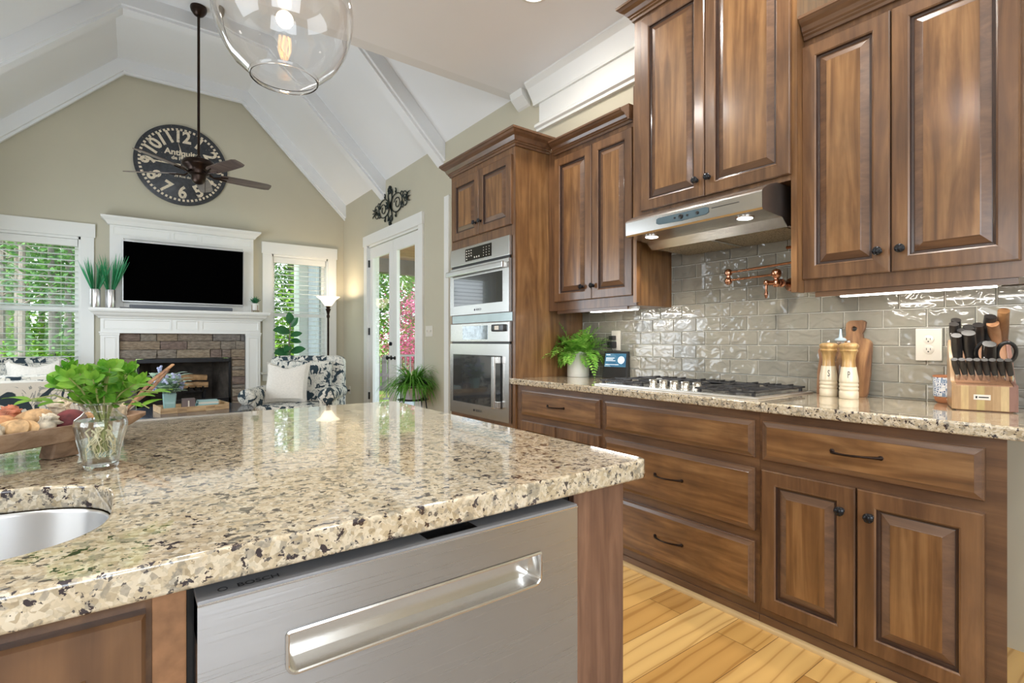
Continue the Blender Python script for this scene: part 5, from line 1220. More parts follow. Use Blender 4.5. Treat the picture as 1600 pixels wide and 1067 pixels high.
# mills
def mill(x, y, ch, lab):
    root = thing('pepper_mill' if ch == 'P' else 'salt_mill', lab, 'mill', (x, y, CT), 'wooden salt and pepper mills')
    z = CT; pr = [(.0, 0), (.0345, 0), (.036, .004), (.036, .030), (.0335, .033), (.0335, .035), (.036, .038), (.036, .046), (.0335, .049), (.0335, .051), (.036, .054), (.036, .062), (.0335, .065), (.0335, .067), (.036, .070), (.036, .076), (.035, .09), (.031, .115), (.0285, .135), (.001, .135)]
    b = MB(True).lathe(pr, (x, y, z), 36).build('base', CREAM, root)
    MB(True).lathe([(.026, .135), (.0245, .15), (.024, .165), (.0265, .185), (.0300, .198), (.0335, .201), (.0345, .206), (.031, .210), (.031, .213), (.036, .219), (.0375, .226), (.035, .233), (.026, .238), (.001, .239)], (x, y, z), 36).build('top', MILLW, root)
    if ch == 'P' or ch == 'S': MB(True).lathe([(.005, .238), (.007, .243), (.005, .249), (.001, .251)], (x, y, z), 12).build('knob', CHROME, root)
    th = math.atan2(-y, -x); r0 = .0340
    fn_ = lambda a, b, d: (x + (r0 - b * .15) * cos(th + a / r0), y + (r0 - b * .15) * sin(th + a / r0), z + .102 + b)
    m = MB(); v_, f_ = text_mb(ch, .040, fn_, 0, 0, sx=.55); m.add(v_, f_); m.norec = True; m.build('letter', simple('grey_letter_%s' % ch, (.12, .11, .1), .6), b)
mill(2.515, 1.0, 'S', 'cream and wood salt mill marked S, left of the pair'); mill(2.475, .905, 'P', 'cream and wood pepper mill marked P, right of the pair')
# cutting boards leaning on the tile
def board(name, lab, y0, y1, H, outline, mat, hole=None, t=.018, lean=.05, xb=2.60):
    root = thing(name, lab, 'cutting board', (xb, (y0 + y1) / 2, CT), 'cutting boards leaning on the tile')
    def q(a, b, d): return (xb + lean * (b / H) - d, a, CT + b)
    bm = bmesh.new(); loc = V((xb, (y0 + y1) / 2, CT)); vs = [bm.verts.new(V(q(a, b, 0)) - loc) for a, b in outline]; es = [bm.edges.new((vs[i], vs[(i + 1) % len(vs)])) for i in range(len(vs))]
    if hole: hv = [bm.verts.new(V(q(hole[0] + hole[2] * cos(R(a)), hole[1] + hole[2] * sin(R(a)), 0)) - loc) for a in range(0, 360, 20)]; es += [bm.edges.new((hv[i], hv[(i + 1) % len(hv)])) for i in range(len(hv))]
    bmesh.ops.triangle_fill(bm, use_beauty=True, edges=es); ge = bmesh.ops.extrude_face_region(bm, geom=bm.faces[:]); bmesh.ops.translate(bm, verts=[v for v in ge['geom'] if isinstance(v, bmesh.types.BMVert)], vec=(-t, 0, 0)); bmesh.ops.recalc_face_normals(bm, faces=bm.faces[:])
    me = bpy.data.meshes.new('board'); bm.to_mesh(me); bm.free(); me.materials.append(mat); o = bpy.data.objects.new('board', me); C.objects.link(o); o.parent = root; b = o.modifiers.new('b', 'BEVEL'); b.width = .004; b.segments = 3; b.limit_method = 'ANGLE'
def arc(cx, cz, r, a0, a1, n=8): return [(cx + r * cos(R(a0 + (a1 - a0) * i / n)), cz + r * sin(R(a0 + (a1 - a0) * i / n))) for i in range(n + 1)]
ya, yb_ = .865, 1.005
ol = [(ya + .01, 0), (yb_, 0), (yb_, .20)] + arc(yb_ - .03, .235, .03, 0, 70, 5) + [(.972, .262), (.968, .275), (.972, .30)] + arc(.95, .318, .022, 10, 90, 5) + arc(.912, .318, .022, 90, 180, 5)[:-2] + [(.897, .30), (.905, .28), (.903, .266)] + arc(ya + .035, .225, .035, 90, 180, 6) + [(ya, .10), (ya + .004, .02)]
board('cutting_board', 'dark-grained walnut cutting board with a holed handle, leaning behind the pepper mill', ya, yb_, .34, ol, BOARD, (.938, .302, .0115), xb=2.592, lean=.055)
ol = [(.985, 0), (1.085, 0), (1.088, .10), (1.082, .16)] + arc(1.06, .195, .03, 10, 80, 5) + [(1.02, .228)] + [(.99, .225), (.985, .15)]
board('cutting_board', 'reddish wood cutting board leaning behind the salt mill', .985, 1.09, .23, ol, BOARD2, xb=2.615, lean=.03)
root = thing('oil_bottle', 'clear glass oil bottle with a pour spout behind the mills', 'bottle', (2.552, .965, CT)); x, y = 2.553, .966
MB(True).lathe([(.0, CT), (.026, CT), (.028, CT + .004), (.028, CT + .13), (.022, CT + .16), (.011, CT + .19), (.011, CT + .235), (.014, CT + .238), (.014, CT + .243)], (x, y, 0), 28).build('bottle_glass', GLASS, root)
MB(True).lathe([(.001, CT + .004), (.0265, CT + .004), (.0265, CT + .075), (.001, CT + .075)], (x, y, 0), 24).build('olive_oil', simple('golden_oil', (.35, .24, .04), .1, 0, .5), root)
MB(True).lathe([(.013, CT + .243), (.022, CT + .247), (.024, CT + .252), (.020, CT + .258), (.008, CT + .262), (.006, CT + .275), (.004, CT + .300)], (x, y, 0), 20).build('pour_spout', simple('pale_blue_spout', (.50, .62, .70), .25, .3), root)
MB().box(x + .003, x + .009, y - .003, y + .003, CT + .262, CT + .305, .001).build('spout_flap', BLACKP, root)
# patterned pot
root = thing('patterned_pot', 'small terracotta pot with a blue and white mosaic band beside the knife block', 'pot', (2.61, .60, CT)); x, y = 2.602, .602
tn = N('terracotta'); tn.base((.50, .21, .10), .6); pn = N('mosaic_band'); pv = pn.n('ShaderNodeTexVoronoi'); pv.distance = 'CHEBYCHEV'; pv.inputs['Scale'].default_value = 95; pv.inputs['Randomness'].default_value = .55; pn.l(pn.co((1, 1, 1), False), pv.inputs['Vector'])
pn.base(pn.ramp(pv.outputs['Distance'], [(.0, (.05, .10, .22)), (.22, (.09, .16, .30)), (.27, (.80, .80, .80)), (.40, (.78, .80, .82)), (.46, (.20, .28, .42))], 'CONSTANT'), .3)
MB(True).lathe([(.0, 0), (.030, 0), (.040, .010), (.0435, .026), (.0440, .0262), (.001, .0263)], (x, y, CT), 36).build('pot_foot', tn.m, root)
MB(True).lathe([(.0438, .0262), (.0445, .03), (.0455, .100), (.045, .102)], (x, y, CT), 36, caps=False).build('mosaic_band', pn.m, root, solid=.002)
MB(True).lathe([(.0452, .1015), (.047, .104), (.047, .109), (.043, .110), (.041, .105), (.040, .03), (.001, .03)], (x, y, CT), 36).build('rim', tn.m, root)
MB(True).lathe([(.005, 0), (.006, .002), (.001, .004)], (x - .0395, y - .012, CT + .018), 10, 'z', True, V((-1, -.3, 0)).to_track_quat('Z', 'Y').to_matrix()).build('button', POTW, root)
# knife block
KO = V((2.367, .532, CT)); ka = math.atan2(-.957, .288); KM = Matrix.Rotation(ka, 3, 'Z'); kp = lambda x, y, z: tuple(KM @ V((x, y, 0)) + KO + V((0, 0, z)))
root = thing('knife_block', 'striped acacia wood knife block full of black-handled knives', 'knife block', tuple(KO)); KW = .165
root.rotation_euler.z = ka
def kbuild(m, name, mat, parent=root):
    me = bpy.data.meshes.new(name); me.from_pydata([tuple(v) for v in m.v], [], m.f); me.update()
    bm = bmesh.new(); bm.from_mesh(me); bmesh.ops.recalc_face_normals(bm, faces=bm.faces[:]); bm.to_mesh(me); bm.free(); me.materials.append(mat)
    o = bpy.data.objects.new(name, me); C.objects.link(o); o.parent = parent; b = o.modifiers.new('b', 'BEVEL'); b.width = .002; b.segments = 2; b.limit_method = 'ANGLE'; return o
m = MB(); m.prism([(0.004, 0), (.20, 0), (.20, .235), (.165, .245), (.062, .105), (.045, .098), (.004, .092)], lambda a, b, d: (d, a, b), 0.008, KW - .008); kbuild(m, 'block_body', strips('dark_slot_strips', 'Z', 9, [(.30, .15, .08), (.42, .22, .12), (.26, .13, .07), (.38, .2, .11)], .5))
m = MB(); m.prism([(0, 0.003), (.03, .003), (.03, .092), (0, .088)], lambda a, b, d: (d, a, b), 0, KW); kbuild(m, 'front_panel', ACACIA)
for a, b in ((-.004, .009), (KW - .009, KW + .004)): m = MB(); m.prism([(0.001, .003), (.20, .003), (.20, .24), (.17, .25), (.155, .25), (.06, .115), (.045, .10), (.001, .094)], lambda q, r_, d: (d, q, r_), a, b); kbuild(m, 'side_panel', ACACIA)
m = MB(); m.box(KW * .33, KW * .60, -.0012, 0, .040, .058); lb = kbuild(m, 'label_plate', PLATE); 
m = MB(); m.box(KW * .36, KW * .39, -.0016, -.001, .045, .053); m.box(KW * .41, KW * .57, -.0016, -.001, .047, .051); kbuild(m, 'label_print', BLACKP, lb)
HB = simple('black_knife_handle', (.022, .020, .019), .35, 0, .2, .2, 60)
def knife(lab, bx, by, bz, L, r, d, group, rivet=False, wood_=None, bol=True, name='knife'):
    d = V(d).normalized(); root = thing(name, lab, 'knife', kp(bx, by, bz), group); p0 = V((bx, by, bz)); w = lambda p: kp(p.x, p.y, p.z)
    up = V((1, 0, 0)); bend = V((0, -1, 0)) - d * V((0, -1, 0)).dot(d)
    pts = []; rs = []
    for i in range(9):
        t = i / 8; q = p0 + d * (L * t) + bend * (-.010 * sin(pi * t) * L / .1 + .010 * t * t); pts.append(w(q)); rs.append(r * (.78 + .30 * sin(pi * min(1, t * .9)) ** 1 if t < .85 else 1.02))
    MB(True).tube(pts, rs, 12, True, 1.35 if not wood_ else 1.0).build('handle', wood_ or HB, root)
    if bol: q = p0 - d * .016; MB(True).tube([w(q), w(p0 - d * .004), w(p0 + d * .008)], [r * .45, r * .95, r * .98], 10, True, 1.35).build('bolster', CHROME, root)
    if rivet:
        m = MB(True)
        for t in (.2, .5, .8):
            q = p0 + d * (L * t) + V((-r * 1.0, -.3 * r, 0)); m.blob(w(q), .0035, 8, 5)
        m.build('rivets', CHROME, root)
    return root
names = ['leftmost', 'second from left', 'third from left', 'fourth from left', 'fifth from left', 'sixth from left', 'seventh from left', 'rightmost']
for i in range(8): knife('steak knife with black handle, %s in the front row of the block' % names[i], .016 + i * .0200, .034, .121, .070, .0070, (-.22, -.42, 1), 'steak knives in the front row of the knife block')
big = [(.022, .10, .165, .115, .0115, (-.10, -.42, 1), 0, 'black knife handle at the lower left above the steak knives'), (.060, .10, .165, .125, .0145, (-.14, -.42, 1), 0, 'thick black knife handle in the middle of the block'),
       (.018, .155, .235, .085, .011, (-.10, -.40, 1), 1, 'riveted black knife handle at the upper left of the block'), (.022, .172, .25, .085, .011, (-.06, -.38, 1), 1, 'riveted black knife handle topmost at the back left of the block'), (.038, .152, .225, .07, .0105, (-.08, -.40, 1), 1, 'short riveted knife handle second in the upper row'),
       (.058, .158, .235, .072, .013, (-.08, -.40, 1), 0, 'round-ended black knife handle near the middle of the upper row'), (.086, .155, .23, .085, .012, (-.10, -.38, 1), 0, 'black knife handle with a blue-grey shine right of the middle'), (.110, .165, .24, .105, .013, (.02, -.36, 1), 0, 'tall thick black knife handle at the back right of the block'),
       (.105, .085, .135, .115, .014, (-.06, -.45, 1), 1, 'large riveted cleaver handle in front of the scissors')]
for (bx, by, bz, L, r, d, rv, lab) in big: knife(lab, bx, by, bz, L, r, d, 'large knives in the knife block', bool(rv))
knife('round brown wooden handle leaning at the back of the knife block', .135, .16, .235, .085, .0175, (-.22, -.36, 1), None, False, BOARD2, False, 'kitchen_utensil'); knife('tall dark wooden handle at the back right corner of the block', .152, .172, .24, .125, .0165, (-.04, -.34, 1), None, False, BOARD, False, 'kitchen_utensil')
root = thing('kitchen_scissors', 'black-handled kitchen scissors in the right side of the knife block', 'scissors', kp(.12, .10, .17)); m = MB(True)
for cx, s in ((.092, -1), (.148, 1)):
    m = MB(True); pts = []
    for i in range(25):
        a = 2 * pi * i / 24; lx = cx + .024 * cos(a); lz = .205 + .036 * sin(a); pts.append(kp(lx, .075 - (lz - .17) * .42 + .01, lz))
    m.tube(pts, .0065, 8); m.tube([kp(cx + s * -.012, .075, .175), kp(.12, .095, .15)], .008, 8); m.build('handle_loop', BLACKP, root)
m = MB(); m.add([kp(.112, .085, .165), kp(.128, .085, .165), kp(.126, .115, .12), kp(.114, .115, .12)], [(0, 1, 2, 3)]); m.build('blades', CHROME, root, solid=.003)

# --- mint in a glass vase
vx, vy = -.049, 1.268
root = thing('rooted_mint_vase', 'clear glass vase of rooting mint sprigs on the island', 'vase', (vx, vy, CT))
VS = .84
pr = [(.030, .001), (.0325, .006), (.034, .014), (.0385, .040), (.046, .066), (.0500, .080), (.0505, .086), (.0475, .096), (.036, .104), (.0305, .110), (.0300, .114), (.033, .119), (.040, .1245), (.0415, .126)]
m = MB(True).lathe([(r * VS, z) for r, z in pr], (vx, vy, CT), 48, caps=False); m.build('glass_body', THING, root)
MB(True).lathe([(r * VS, z) for r, z in [(.0, 0), (.029, 0), (.0325, .004), (.0335, .010), (.031, .013), (.001, .0135)]], (vx, vy, CT), 40).build('glass_foot', GLASS, root)
MB(True).tube([(vx + .0415 * VS * cos(R(a)), vy + .0415 * VS * sin(R(a)), CT + .126) for a in range(0, 361, 10)], .0018, 8).build('glass_lip', GLASS, root)
wm = MB(True).lathe([(r * VS, z) for r, z in [(.001, .016), (.0325, .016), (.0375, .040), (.0450, .066), (.049, .080), (.0495, .086), (.047, .094), (.001, .0942)]], (vx, vy, CT), 40)
wm.build('water', THING, root)
stems = MB(True); lv = MB(); rt = MB(True); rnd = random.Random(77)
for i in range(17):
    a = 2 * pi * i / 17 + rnd.uniform(-.2, .2); lean = (rnd.uniform(.8, 1.45), rnd.uniform(.1, .5), rnd.uniform(.5, 1.0))[i % 3]; L = (.070, .074, .076)[i % 3] * rnd.uniform(.85, 1.12)
    d = V((cos(a) * lean, sin(a) * lean, 1)).normalized(); p0 = V((vx - cos(a) * .010, vy - sin(a) * .010, CT + rnd.uniform(.03, .06))); pn_ = V((vx + cos(a) * .018, vy + sin(a) * .018, CT + .122)); tip = pn_ + d * L
    stems.tube([p0, (p0 + pn_) / 2 + V((.004, 0, 0)), pn_, pn_ + d * L * .5 + V((0, 0, .006)), tip], [.0022, .002, .0019, .0016, .0010], 6)
    for j in range(5):
        t = .04 + j * .22; c = pn_ + d * L * t + V((0, 0, .006 * sin(pi * t))); b = rnd.uniform(0, pi); sz = .029 * rnd.uniform(.75, 1.2)
        for s in (0, pi): dr_ = V((cos(b + s), sin(b + s), rnd.uniform(-.05, .9))); lv.leaf(c, dr_, (rnd.uniform(-.9, .9), rnd.uniform(-1.6, .1), .8), sz, sz * .62, 8, rnd.uniform(-.1, .35), .12)
    for s in range(4): b = s * pi / 2 + .4; lv.leaf(tip, (cos(b) * .6, sin(b) * .6, .9), (cos(b), sin(b) - .7, 0.3), .022, .014, 6, .0, .2)
# long side sprays
for (dx, dy, dz, n_) in ((-.105, -.03, -.005, 4), (.095, .02, -.005, 4), (.075, -.05, -.03, 2)):
    p1 = V((vx + dx * .25, vy + dy * .25, CT + .125)); p2 = V((vx + dx, vy + dy, CT + .125 + dz + .02)); stems.tube([p1, p1.lerp(p2, .5) + V((0, 0, .014)), p2], [.0018, .0015, .001], 5)
    for j in range(n_):
        q = p1.lerp(p2, .35 + .65 * j / (n_ - .5)); s_ = 1 if j % 2 else -1; lv.leaf(q, (dx * 6, dy * 6 + s_ * .6, .3), (0, 0, 1), .046, .025, 6, .3, .2)
for i in range(26):
    a = rnd.uniform(0, 2 * pi); r0 = rnd.uniform(0, .018); p = V((vx + r0 * cos(a), vy + r0 * sin(a), CT + rnd.uniform(.06, .088))); pts = [p]
    for j in range(6): p = p + V((rnd.uniform(-.010, .010), rnd.uniform(-.010, .010), -rnd.uniform(.004, .012))); k = V((p.x - vx, p.y - vy, 0)); lim = .023; p = V((vx, vy, max(p.z, CT + .018))) + (k if k.length < lim else k.normalized() * lim); pts.append(p.copy())
    rt.tube(pts, [.0018, .0017, .0015, .0013, .0011, .0009, .0005], 5)
stems.build('stems', STEM, root); lv.build('leaves', MINT, root); rt.build('roots', ROOTM, root)
# --- dough bowl on feet with dried pods
bd = V((.80, .60, 0)).normalized(); bn = V((-bd.y, bd.x, 0)); BC = V((-.30, 1.345, 0)); HL, HW = .395, .092
BZ = .983; bp = lambda u, v, z: BC + bd * u + bn * v + V((0, 0, z))
root = thing('dough_bowl', 'long rustic carved wooden bowl on board feet filled with dried pods', 'bowl', tuple(BC + V((0, 0, CT))))
n_ = 40
def ring_(s, z, ex=2.6, lip=0):
    o = []
    for i in range(n_):
        a = 2 * pi * i / n_; o.append(bp((HL * s + lip) * math.copysign(abs(cos(a)) ** (2 / ex), cos(a)), (HW * s + lip) * math.copysign(abs(sin(a)) ** (2 / ex), sin(a)), z))
    return o
lay = [(.02, .949), (.72, .949), (.86, .953), (.96, .972), (1.0, BZ - .002), (1.0, BZ + .004), (.975, BZ + .005), (.93, .975), (.80, .962), (.02, .960)]; vs = []
for s, z in lay: vs += ring_(s, z)
m = MB(True); m.add(vs, [(i * n_ + k, i * n_ + (k + 1) % n_, (i + 1) * n_ + (k + 1) % n_, (i + 1) * n_ + k) for i in range(len(lay) - 1) for k in range(n_)]); m.build('bowl_body', BOWLW, root)
for u in (.20, -.19):
    m = MB(); 
    pts = [(-.028, CT), (.028, CT), (.019, CT + .036), (-.019, CT + .036)]
    vs = [bp(u + a, -.045, z) for a, z in pts] + [bp(u + a, -.005, z) for a, z in pts]
    m.add(vs, [(0, 1, 2, 3), (7, 6, 5, 4), (0, 4, 5, 1), (1, 5, 6, 2), (2, 6, 7, 3), (3, 7, 4, 0)]); m.build('foot', BOWLW, root, bevel=.004)
PODS = [('pod_red', (.62, .22, .12)), ('pod_tan', (.72, .45, .22)), ('pod_cream', (.82, .70, .52)), ('pod_orange', (.74, .36, .16)), ('pod_plum', (.20, .035, .04)), ('pod_pale', (.84, .74, .58))]
PM = [simple(a, tuple(k * .72 for k in b), .7, 0, 0, .45, 55) for a, b in PODS]
rnd = random.Random(15)
items = [(.205, -.052, 4, .027, .0, 'dark plum dried fruit at the bowl edge beside the glass vase', 'ball'), (.158, -.056, 5, .025, 0, 'cream petalled pod next to the plum fruit', 'petal'), (.108, -.055, 1, .024, 0, 'big ribbed tan pod at the front bowl edge', 'rib'), (.062, -.055, 5, .022, 0, 'pale pod at the left front of the bowl', 'rib'), (.105, .0, 3, .024, .004, 'ribbed orange pod behind the big tan pod', 'rib'), (.165, -.002, 1, .023, .012, 'ribbed golden pod in the middle of the heap', 'rib'), (.150, .045, 0, .026, .012, 'red petalled pod at the back left of the heap', 'petal'), (.225, .012, 2, .028, .016, 'large cream petalled pod behind the mint leaves', 'petal'), (.245, -.035, 3, .020, 0, 'small orange pod behind the plum fruit', 'rib'), (.315, -.018, 2, .026, .008, 'smooth pale pod at the right end of the heap', 'ball2'), (.355, .012, 5, .020, 0, 'small pale petalled pod at the tip of the bowl', 'petal'), (.04, .0, 0, .024, 0, 'red ribbed pod at the far left of the bowl', 'rib'), (.02, .045, 2, .024, 0, 'cream ribbed pod at the back left of the bowl', 'rib')]
for u, v, mi, r, dz_, lab, kd in items:
    c = bp(u, v, .968 + r * .85 + dz_); m = MB(True); rot = Euler((rnd.uniform(-.4, .4), rnd.uniform(-.4, .4), rnd.uniform(0, 3))).to_matrix()
    if kd == 'ball': m.blob(c, r, 20, 14, (1.05, 1.05, .95))
    elif kd == 'ball2': m.blob(c, r, 20, 14, (1.0, 1.0, 1.25))
    elif kd == 'rib': m.blob(c, r, 36, 12, (1.5, .95, .85), 0, rot @ Matrix.Rotation(pi / 2, 3, 'Y') @ Matrix.Scale(1, 3) if 0 else rot, .12, 8)
    else:
        for k in range(14):
            a = k * 2.4; el = .1 + k * .095; d = rot @ V((cos(a) * cos(el), sin(a) * cos(el), sin(el))); m.leaf(c - d * r * .3, d, rot @ V((0, 0, 1)), r * 1.25, r * 1.15, 6, -.35, .5)
        m.blob(c, r * .62, 12, 8)
    tag(m.build('dried_pod' if kd != 'ball' else 'dried_fruit', PM[mi], None, c, solid=.0015 if kd == 'petal' else 0), lab, 'dried pod' if kd != 'ball' else 'dried fruit', 'dried pods in the wooden bowl')
root = thing('wooden_tongs', 'long wooden tongs propped in the right end of the dough bowl', 'tongs', tuple(bp(.36, .02, .98)))
e0 = bp(.365, .015, .99)
for s, lift in ((-1, 0), (1, .0)):
    e1 = e0 + V((.105, .20, .095)) + V((.006 * s, 0, .008 * s)); MB(True).tube([e0 + V((.006 * s, 0, .004 * s)), e0.lerp(e1, .5) + V((0, 0, .004 * s + s * .006)), e1], [.0035, .006, .005], 8, True, .6).build('arm', BOARD, root)
MB(True).tube([e0 + V((-.01, -.01, -.012)), e0 + V((.02, .03, .014))], .006, 8).build('clasp', CHROME, root)
# ================================================================== OUTDOORS
gn = N('woodland_ground'); gv = gn.co((1, 1, 1), False); gf = gn.noise(gv, .8, 6, .65); gn.base(gn.ramp(gf, [(.38, (.34, .20, .11)), (.5, (.22, .30, .07)), (.62, (.36, .52, .12))]), .95)
m = MB(); m.add([(-40, BY + .15, -.35), (WX + .15, BY + .15, -.35), (WX + .15, -6, -.35), (60, -6, -.35), (60, 70, .8), (-40, 70, .8)], [(0, 1, 4, 5), (1, 2, 3, 4)]); tag(m.build('ground', gn.m), kind='structure')
conc = simple('pale_porch_concrete', (.74, .72, .70), .7, 0, 0, .04, 2)
m = MB().box(WX + .15, 5.6, 3.0, 9.6, -.34, -.04); tag(m.build('ground', conc), kind='structure')
pc = MB(); pc.box(WX + .15, 5.3, 4.6, 9.3, 2.72, 2.80); r_ = thing('porch_roof', 'cedar-board porch ceiling outside the french door', 'porch roof', (4, 7, 2.7)); pc.build('ceiling_boards', CEDAR, r_)
MB().box(WX + .15, 5.3, 9.1, 9.3, 2.45, 2.72).build('header_beam', simple('dark_beam_paint', (.10, .07, .06), .5), r_); MB().box(5.12, 5.3, 4.6, 9.1, 2.45, 2.72).build('header_beam', simple('dark_beam_paint2', (.10, .07, .06), .5), r_)
m = MB(); rnd = random.Random(2); bcol = N('porch_brick'); bt = bcol.n('ShaderNodeTexBrick'); bm_ = bcol.n('ShaderNodeMapping'); bm_.inputs['Rotation'].default_value = (pi / 2, 0, 0); tcn = bcol.n('ShaderNodeTexCoord'); bcol.l(tcn.outputs['Object'], bm_.inputs[0]); bcol.l(bm_.outputs[0], bt.inputs['Vector']); bt.inputs['Scale'].default_value = 1; bt.inputs['Brick Width'].default_value = .21; bt.inputs['Row Height'].default_value = .075; bt.inputs['Mortar Size'].default_value = .006
bt.inputs['Color1'].default_value = (.28, .12, .08, 1); bt.inputs['Color2'].default_value = (.20, .13, .11, 1); bt.inputs['Mortar'].default_value = (.5, .45, .4, 1); bcol.base(bt.outputs['Color'], .85)
tag(MB().box(3.28, 3.61, 9.0, 9.36, -.04, 2.45).build('brick_pillar', bcol.m, None, (3.44, 9.18, -.04)), 'brick porch pillar seen through the left door pane', 'pillar')
tag(MB().box(2.30, 2.62, 9.25, 9.6, -.34, 2.8, .01).build('porch_column', WHITE, None, (2.5, 9.4, -.34)), 'white square porch column outside the right window', 'column')
m = MB(); m.box(2.45, 2.75, 8.6, 9.24, -.3, 2.8); tag(m.build('siding_panel', simple('grey_siding', (.55, .55, .60), .7), None, (2.6, 8.9, -.3)), 'pale grey siding return beside the white porch column', 'siding')
# porch railing
r_ = thing('porch_railing', 'thin railing at the far edge of the porch', 'railing', (4.5, 9.45, -.04)); MB().box(3.9, 5.3, 9.40, 9.46, .86, .90).build('top_rail', simple('grey_rail_paint', (.42, .38, .36), .6), r_); m = MB()
for i in range(14): m.box(3.95 + i * .1, 3.97 + i * .1, 9.42, 9.44, .03, .86)
m.box(3.9, 5.3, 9.41, 9.45, .03, .07); m.build('balusters', MATS['grey_rail_paint'], r_)
# garden chair with slatted rounded back
def garden_chair(x, y, rz, lab):
    r_ = thing('garden_chair', lab, 'chair', (0, 0, 0)); gm_ = MATS.get('mauve_grey_paint') or simple('mauve_grey_paint', (.36, .30, .32), .6)
    for i in range(6):
        xx = -.25 + i * .1; h = .95 - .14 * abs(xx / .25) ** 2; MB().box(xx - .035, xx + .035, .20, .225, .38, h, .004).build('back_slat', gm_, r_)
    MB().box(-.30, .30, .225, .25, .60, .66).build('back_rail', gm_, r_); MB().box(-.30, .30, .225, .25, .40, .45).build('back_rail', gm_, r_)
    MB().box(-.30, .30, -.28, .20, .36, .39).build('seat', gm_, r_)
    for s in (-1, 1):
        MB().box(s * .34 - .05, s * .34 + .05, -.34, .25, .56, .585, .004).build('armrest', gm_, r_)
        for yy in (-.3, .2): MB().box(s * .31 - .02, s * .31 + .02, yy - .03, yy + .03, 0, .56).build('leg', gm_, r_)
    r_.location = (x, y, -.038); r_.rotation_euler.z = rz
garden_chair(3.50, 8.5, R(150), 'slatted garden chair with arched back on the porch')
# trees
def tree_mesh(name, mat, H, cr, nl, ls, seed, trunk_r=.12, crown0=.35, sparse=1):
    rnd = random.Random(seed); tr = MB(True); tr.tube([(0, 0, 0), (rnd.uniform(-.1, .1), rnd.uniform(-.1, .1), H * .4), (rnd.uniform(-.2, .2), rnd.uniform(-.2, .2), H * .8), (0, 0, H)], [trunk_r, trunk_r * .8, trunk_r * .4, trunk_r * .1], 8)
    lf = MB(); cl = []
    for i in range(16):
        a = rnd.uniform(0, 2 * pi); t = rnd.uniform(crown0, 1); rr2 = cr * (1.1 - t * .7) * rnd.uniform(.3, 1); c = V((rr2 * cos(a), rr2 * sin(a), H * t)); cl.append(c); tr.tube([(0, 0, H * t - rr2 * .4), c * .5 + V((0, 0, (H * t - rr2 * .2) * .5)), c], [trunk_r * .25, trunk_r * .15, trunk_r * .06], 5)
    for i in range(nl):
        c = rnd.choice(cl); p = c + V((rnd.gauss(0, 1), rnd.gauss(0, 1), rnd.gauss(0, .8))) * cr * .28; a = rnd.uniform(0, 6.28); b = rnd.uniform(-.8, .8); d = V((cos(a) * cos(b), sin(a) * cos(b), sin(b))) * ls; u = V((-sin(a), cos(a), rnd.uniform(-1, 1))).normalized() * ls * .45
        lf.add([p - d * .5, p + u * .6, p + d * .5, p - u * .6], [(0, 1, 2, 3)])
    t_ = tr.build('trunk', BARK); l_ = lf.build('crown', mat); return t_, l_
protos = []
for (nm, mat, H, cr, nl, ls, sd, tr_, c0) in (('leafy_tree', TREEA, 7, 1.9, 4200, .17, 1, .10, .2), ('leafy_tree', TREEB, 9, 2.0, 4200, .17, 2, .14, .25), ('leafy_tree', TREEC, 8, 1.7, 3600, .15, 3, .10, .3), ('maple_tree', MAPLE, 3.4, 1.25, 3600, .10, 4, .06, .3), ('bare_tree', TREEB, 11, 1.1, 900, .12, 5, .055, .12), ('leafy_bush', TREEA, 1.7, 1.0, 2200, .10, 6, .03, .15)):
    r_ = thing(nm, 'x', 'tree'); t_, l_ = tree_mesh(nm, mat, H, cr, nl, ls, sd, tr_, c0); t_.parent = r_; l_.parent = r_; protos.append(r_)
used = set(); rnd = random.Random(99)
spots = [(3, 6.05, 12.6, .8, 0, 'magenta-leaved maple seen through the right door pane')]
for i, (x, y, k, s) in enumerate([(3.9, 13.5, 2, 1), (5.6, 15.5, 0, 1), (6.9, 18, 1, 1.1), (8.6, 16.5, 2, 1.1), (4.6, 19, 1, 1.2), (10, 21, 0, 1.2), (6.2, 22.5, 2, 1.3), (2.2, 14, 0, .95), (3.1, 17.5, 1, 1.1), (1.2, 13, 2, .9), (7.6, 13.6, 0, .9), (9.5, 25, 1, 1.4)]):
    spots.append((k, x, y, s, 1, 'woods beyond the porch'))
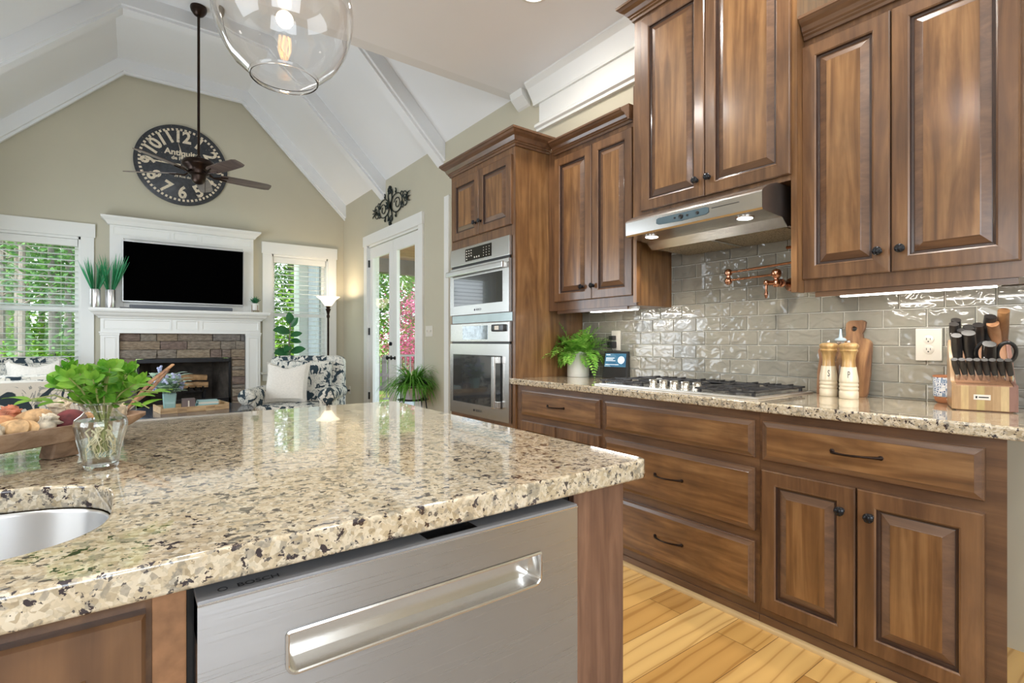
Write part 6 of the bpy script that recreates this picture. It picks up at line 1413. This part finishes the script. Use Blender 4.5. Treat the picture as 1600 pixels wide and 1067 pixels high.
for i, (x, y, k, s) in enumerate([(-1.15, 12.4, 4, 1), (-1.7, 13.2, 4, 1.1), (-.45, 13.0, 4, .9), (-1.05, 15.6, 4, 1.1), (-1.6, 18.2, 4, 1.3), (-.5, 15.6, 4, 1), (-2.3, 15.2, 4, 1.2), (-.55, 12.0, 4, 1), (-1.0, 12.8, 4, 1.05), (-1.5, 11.8, 4, .95), (-.75, 14.0, 4, 1.1), (-1.35, 15, 4, 1.1), (-2.0, 13.6, 4, 1.1), (-1.75, 16.5, 4, 1.2), (-.95, 17, 4, 1.2), (-2.6, 17, 4, 1.2), (-1.15, 20, 1, 1.2), (-2.6, 21, 2, 1.2), (-.2, 18, 0, 1.1), (-1.9, 14.8, 2, .9), (-.6, 24, 2, 1.4), (-3.4, 24, 1, 1.4)]):
    spots.append((k, x, y, s, 2, 'woods outside the left window'))
for i, (x, y, s) in enumerate([(-.6, 12.6, .8), (-1.45, 12.6, .8), (-1.9, 15.4, 1.1), (-1.0, 15.4, 1.1), (1.9, 12.6, .9), (2.9, 13.4, 1.0), (4.4, 12.0, .55), (3.4, 14.8, .9), (6.3, 14.0, .9)]):
    spots.append((5, x, y, s, 3, 'bushes at the edge of the woods'))
LAB = {(0, 1): 'bright green leafy tree in the woods beyond the porch', (1, 1): 'deep green tall tree in the woods beyond the porch', (2, 1): 'pale green airy tree in the woods beyond the porch', (4, 2): 'bare-trunked grey tree outside the window left of the fireplace', (0, 2): 'bright green leafy tree beyond the left window', (1, 2): 'deep green tall tree beyond the left window', (2, 2): 'pale green airy tree beyond the left window', (5, 3): 'low bright green bush at the edge of the woods'}
for (k, x, y, s, g, gl) in spots:
    o = protos[k] if k not in used else copy_tree(protos[k]); used.add(k)
    o.location = (x, y, -.40 + max(0, (y - 8.2)) * 1.15 / 62 - .0); o.scale = (s, s, s * rnd.uniform(.9, 1.1)); o.rotation_euler.z = rnd.uniform(0, 6)
    if g == 0: tag(o, gl, 'tree')
    else: tag(o, LAB[(k, g)], 'bush' if k == 5 else 'tree', gl + (' (%s)' % {0: 'bright', 1: 'deep green', 2: 'pale', 4: 'bare trunks', 5: 'low'}[k]))
r_ = thing('garden_light_pole', 'x', 'x') if 0 else None
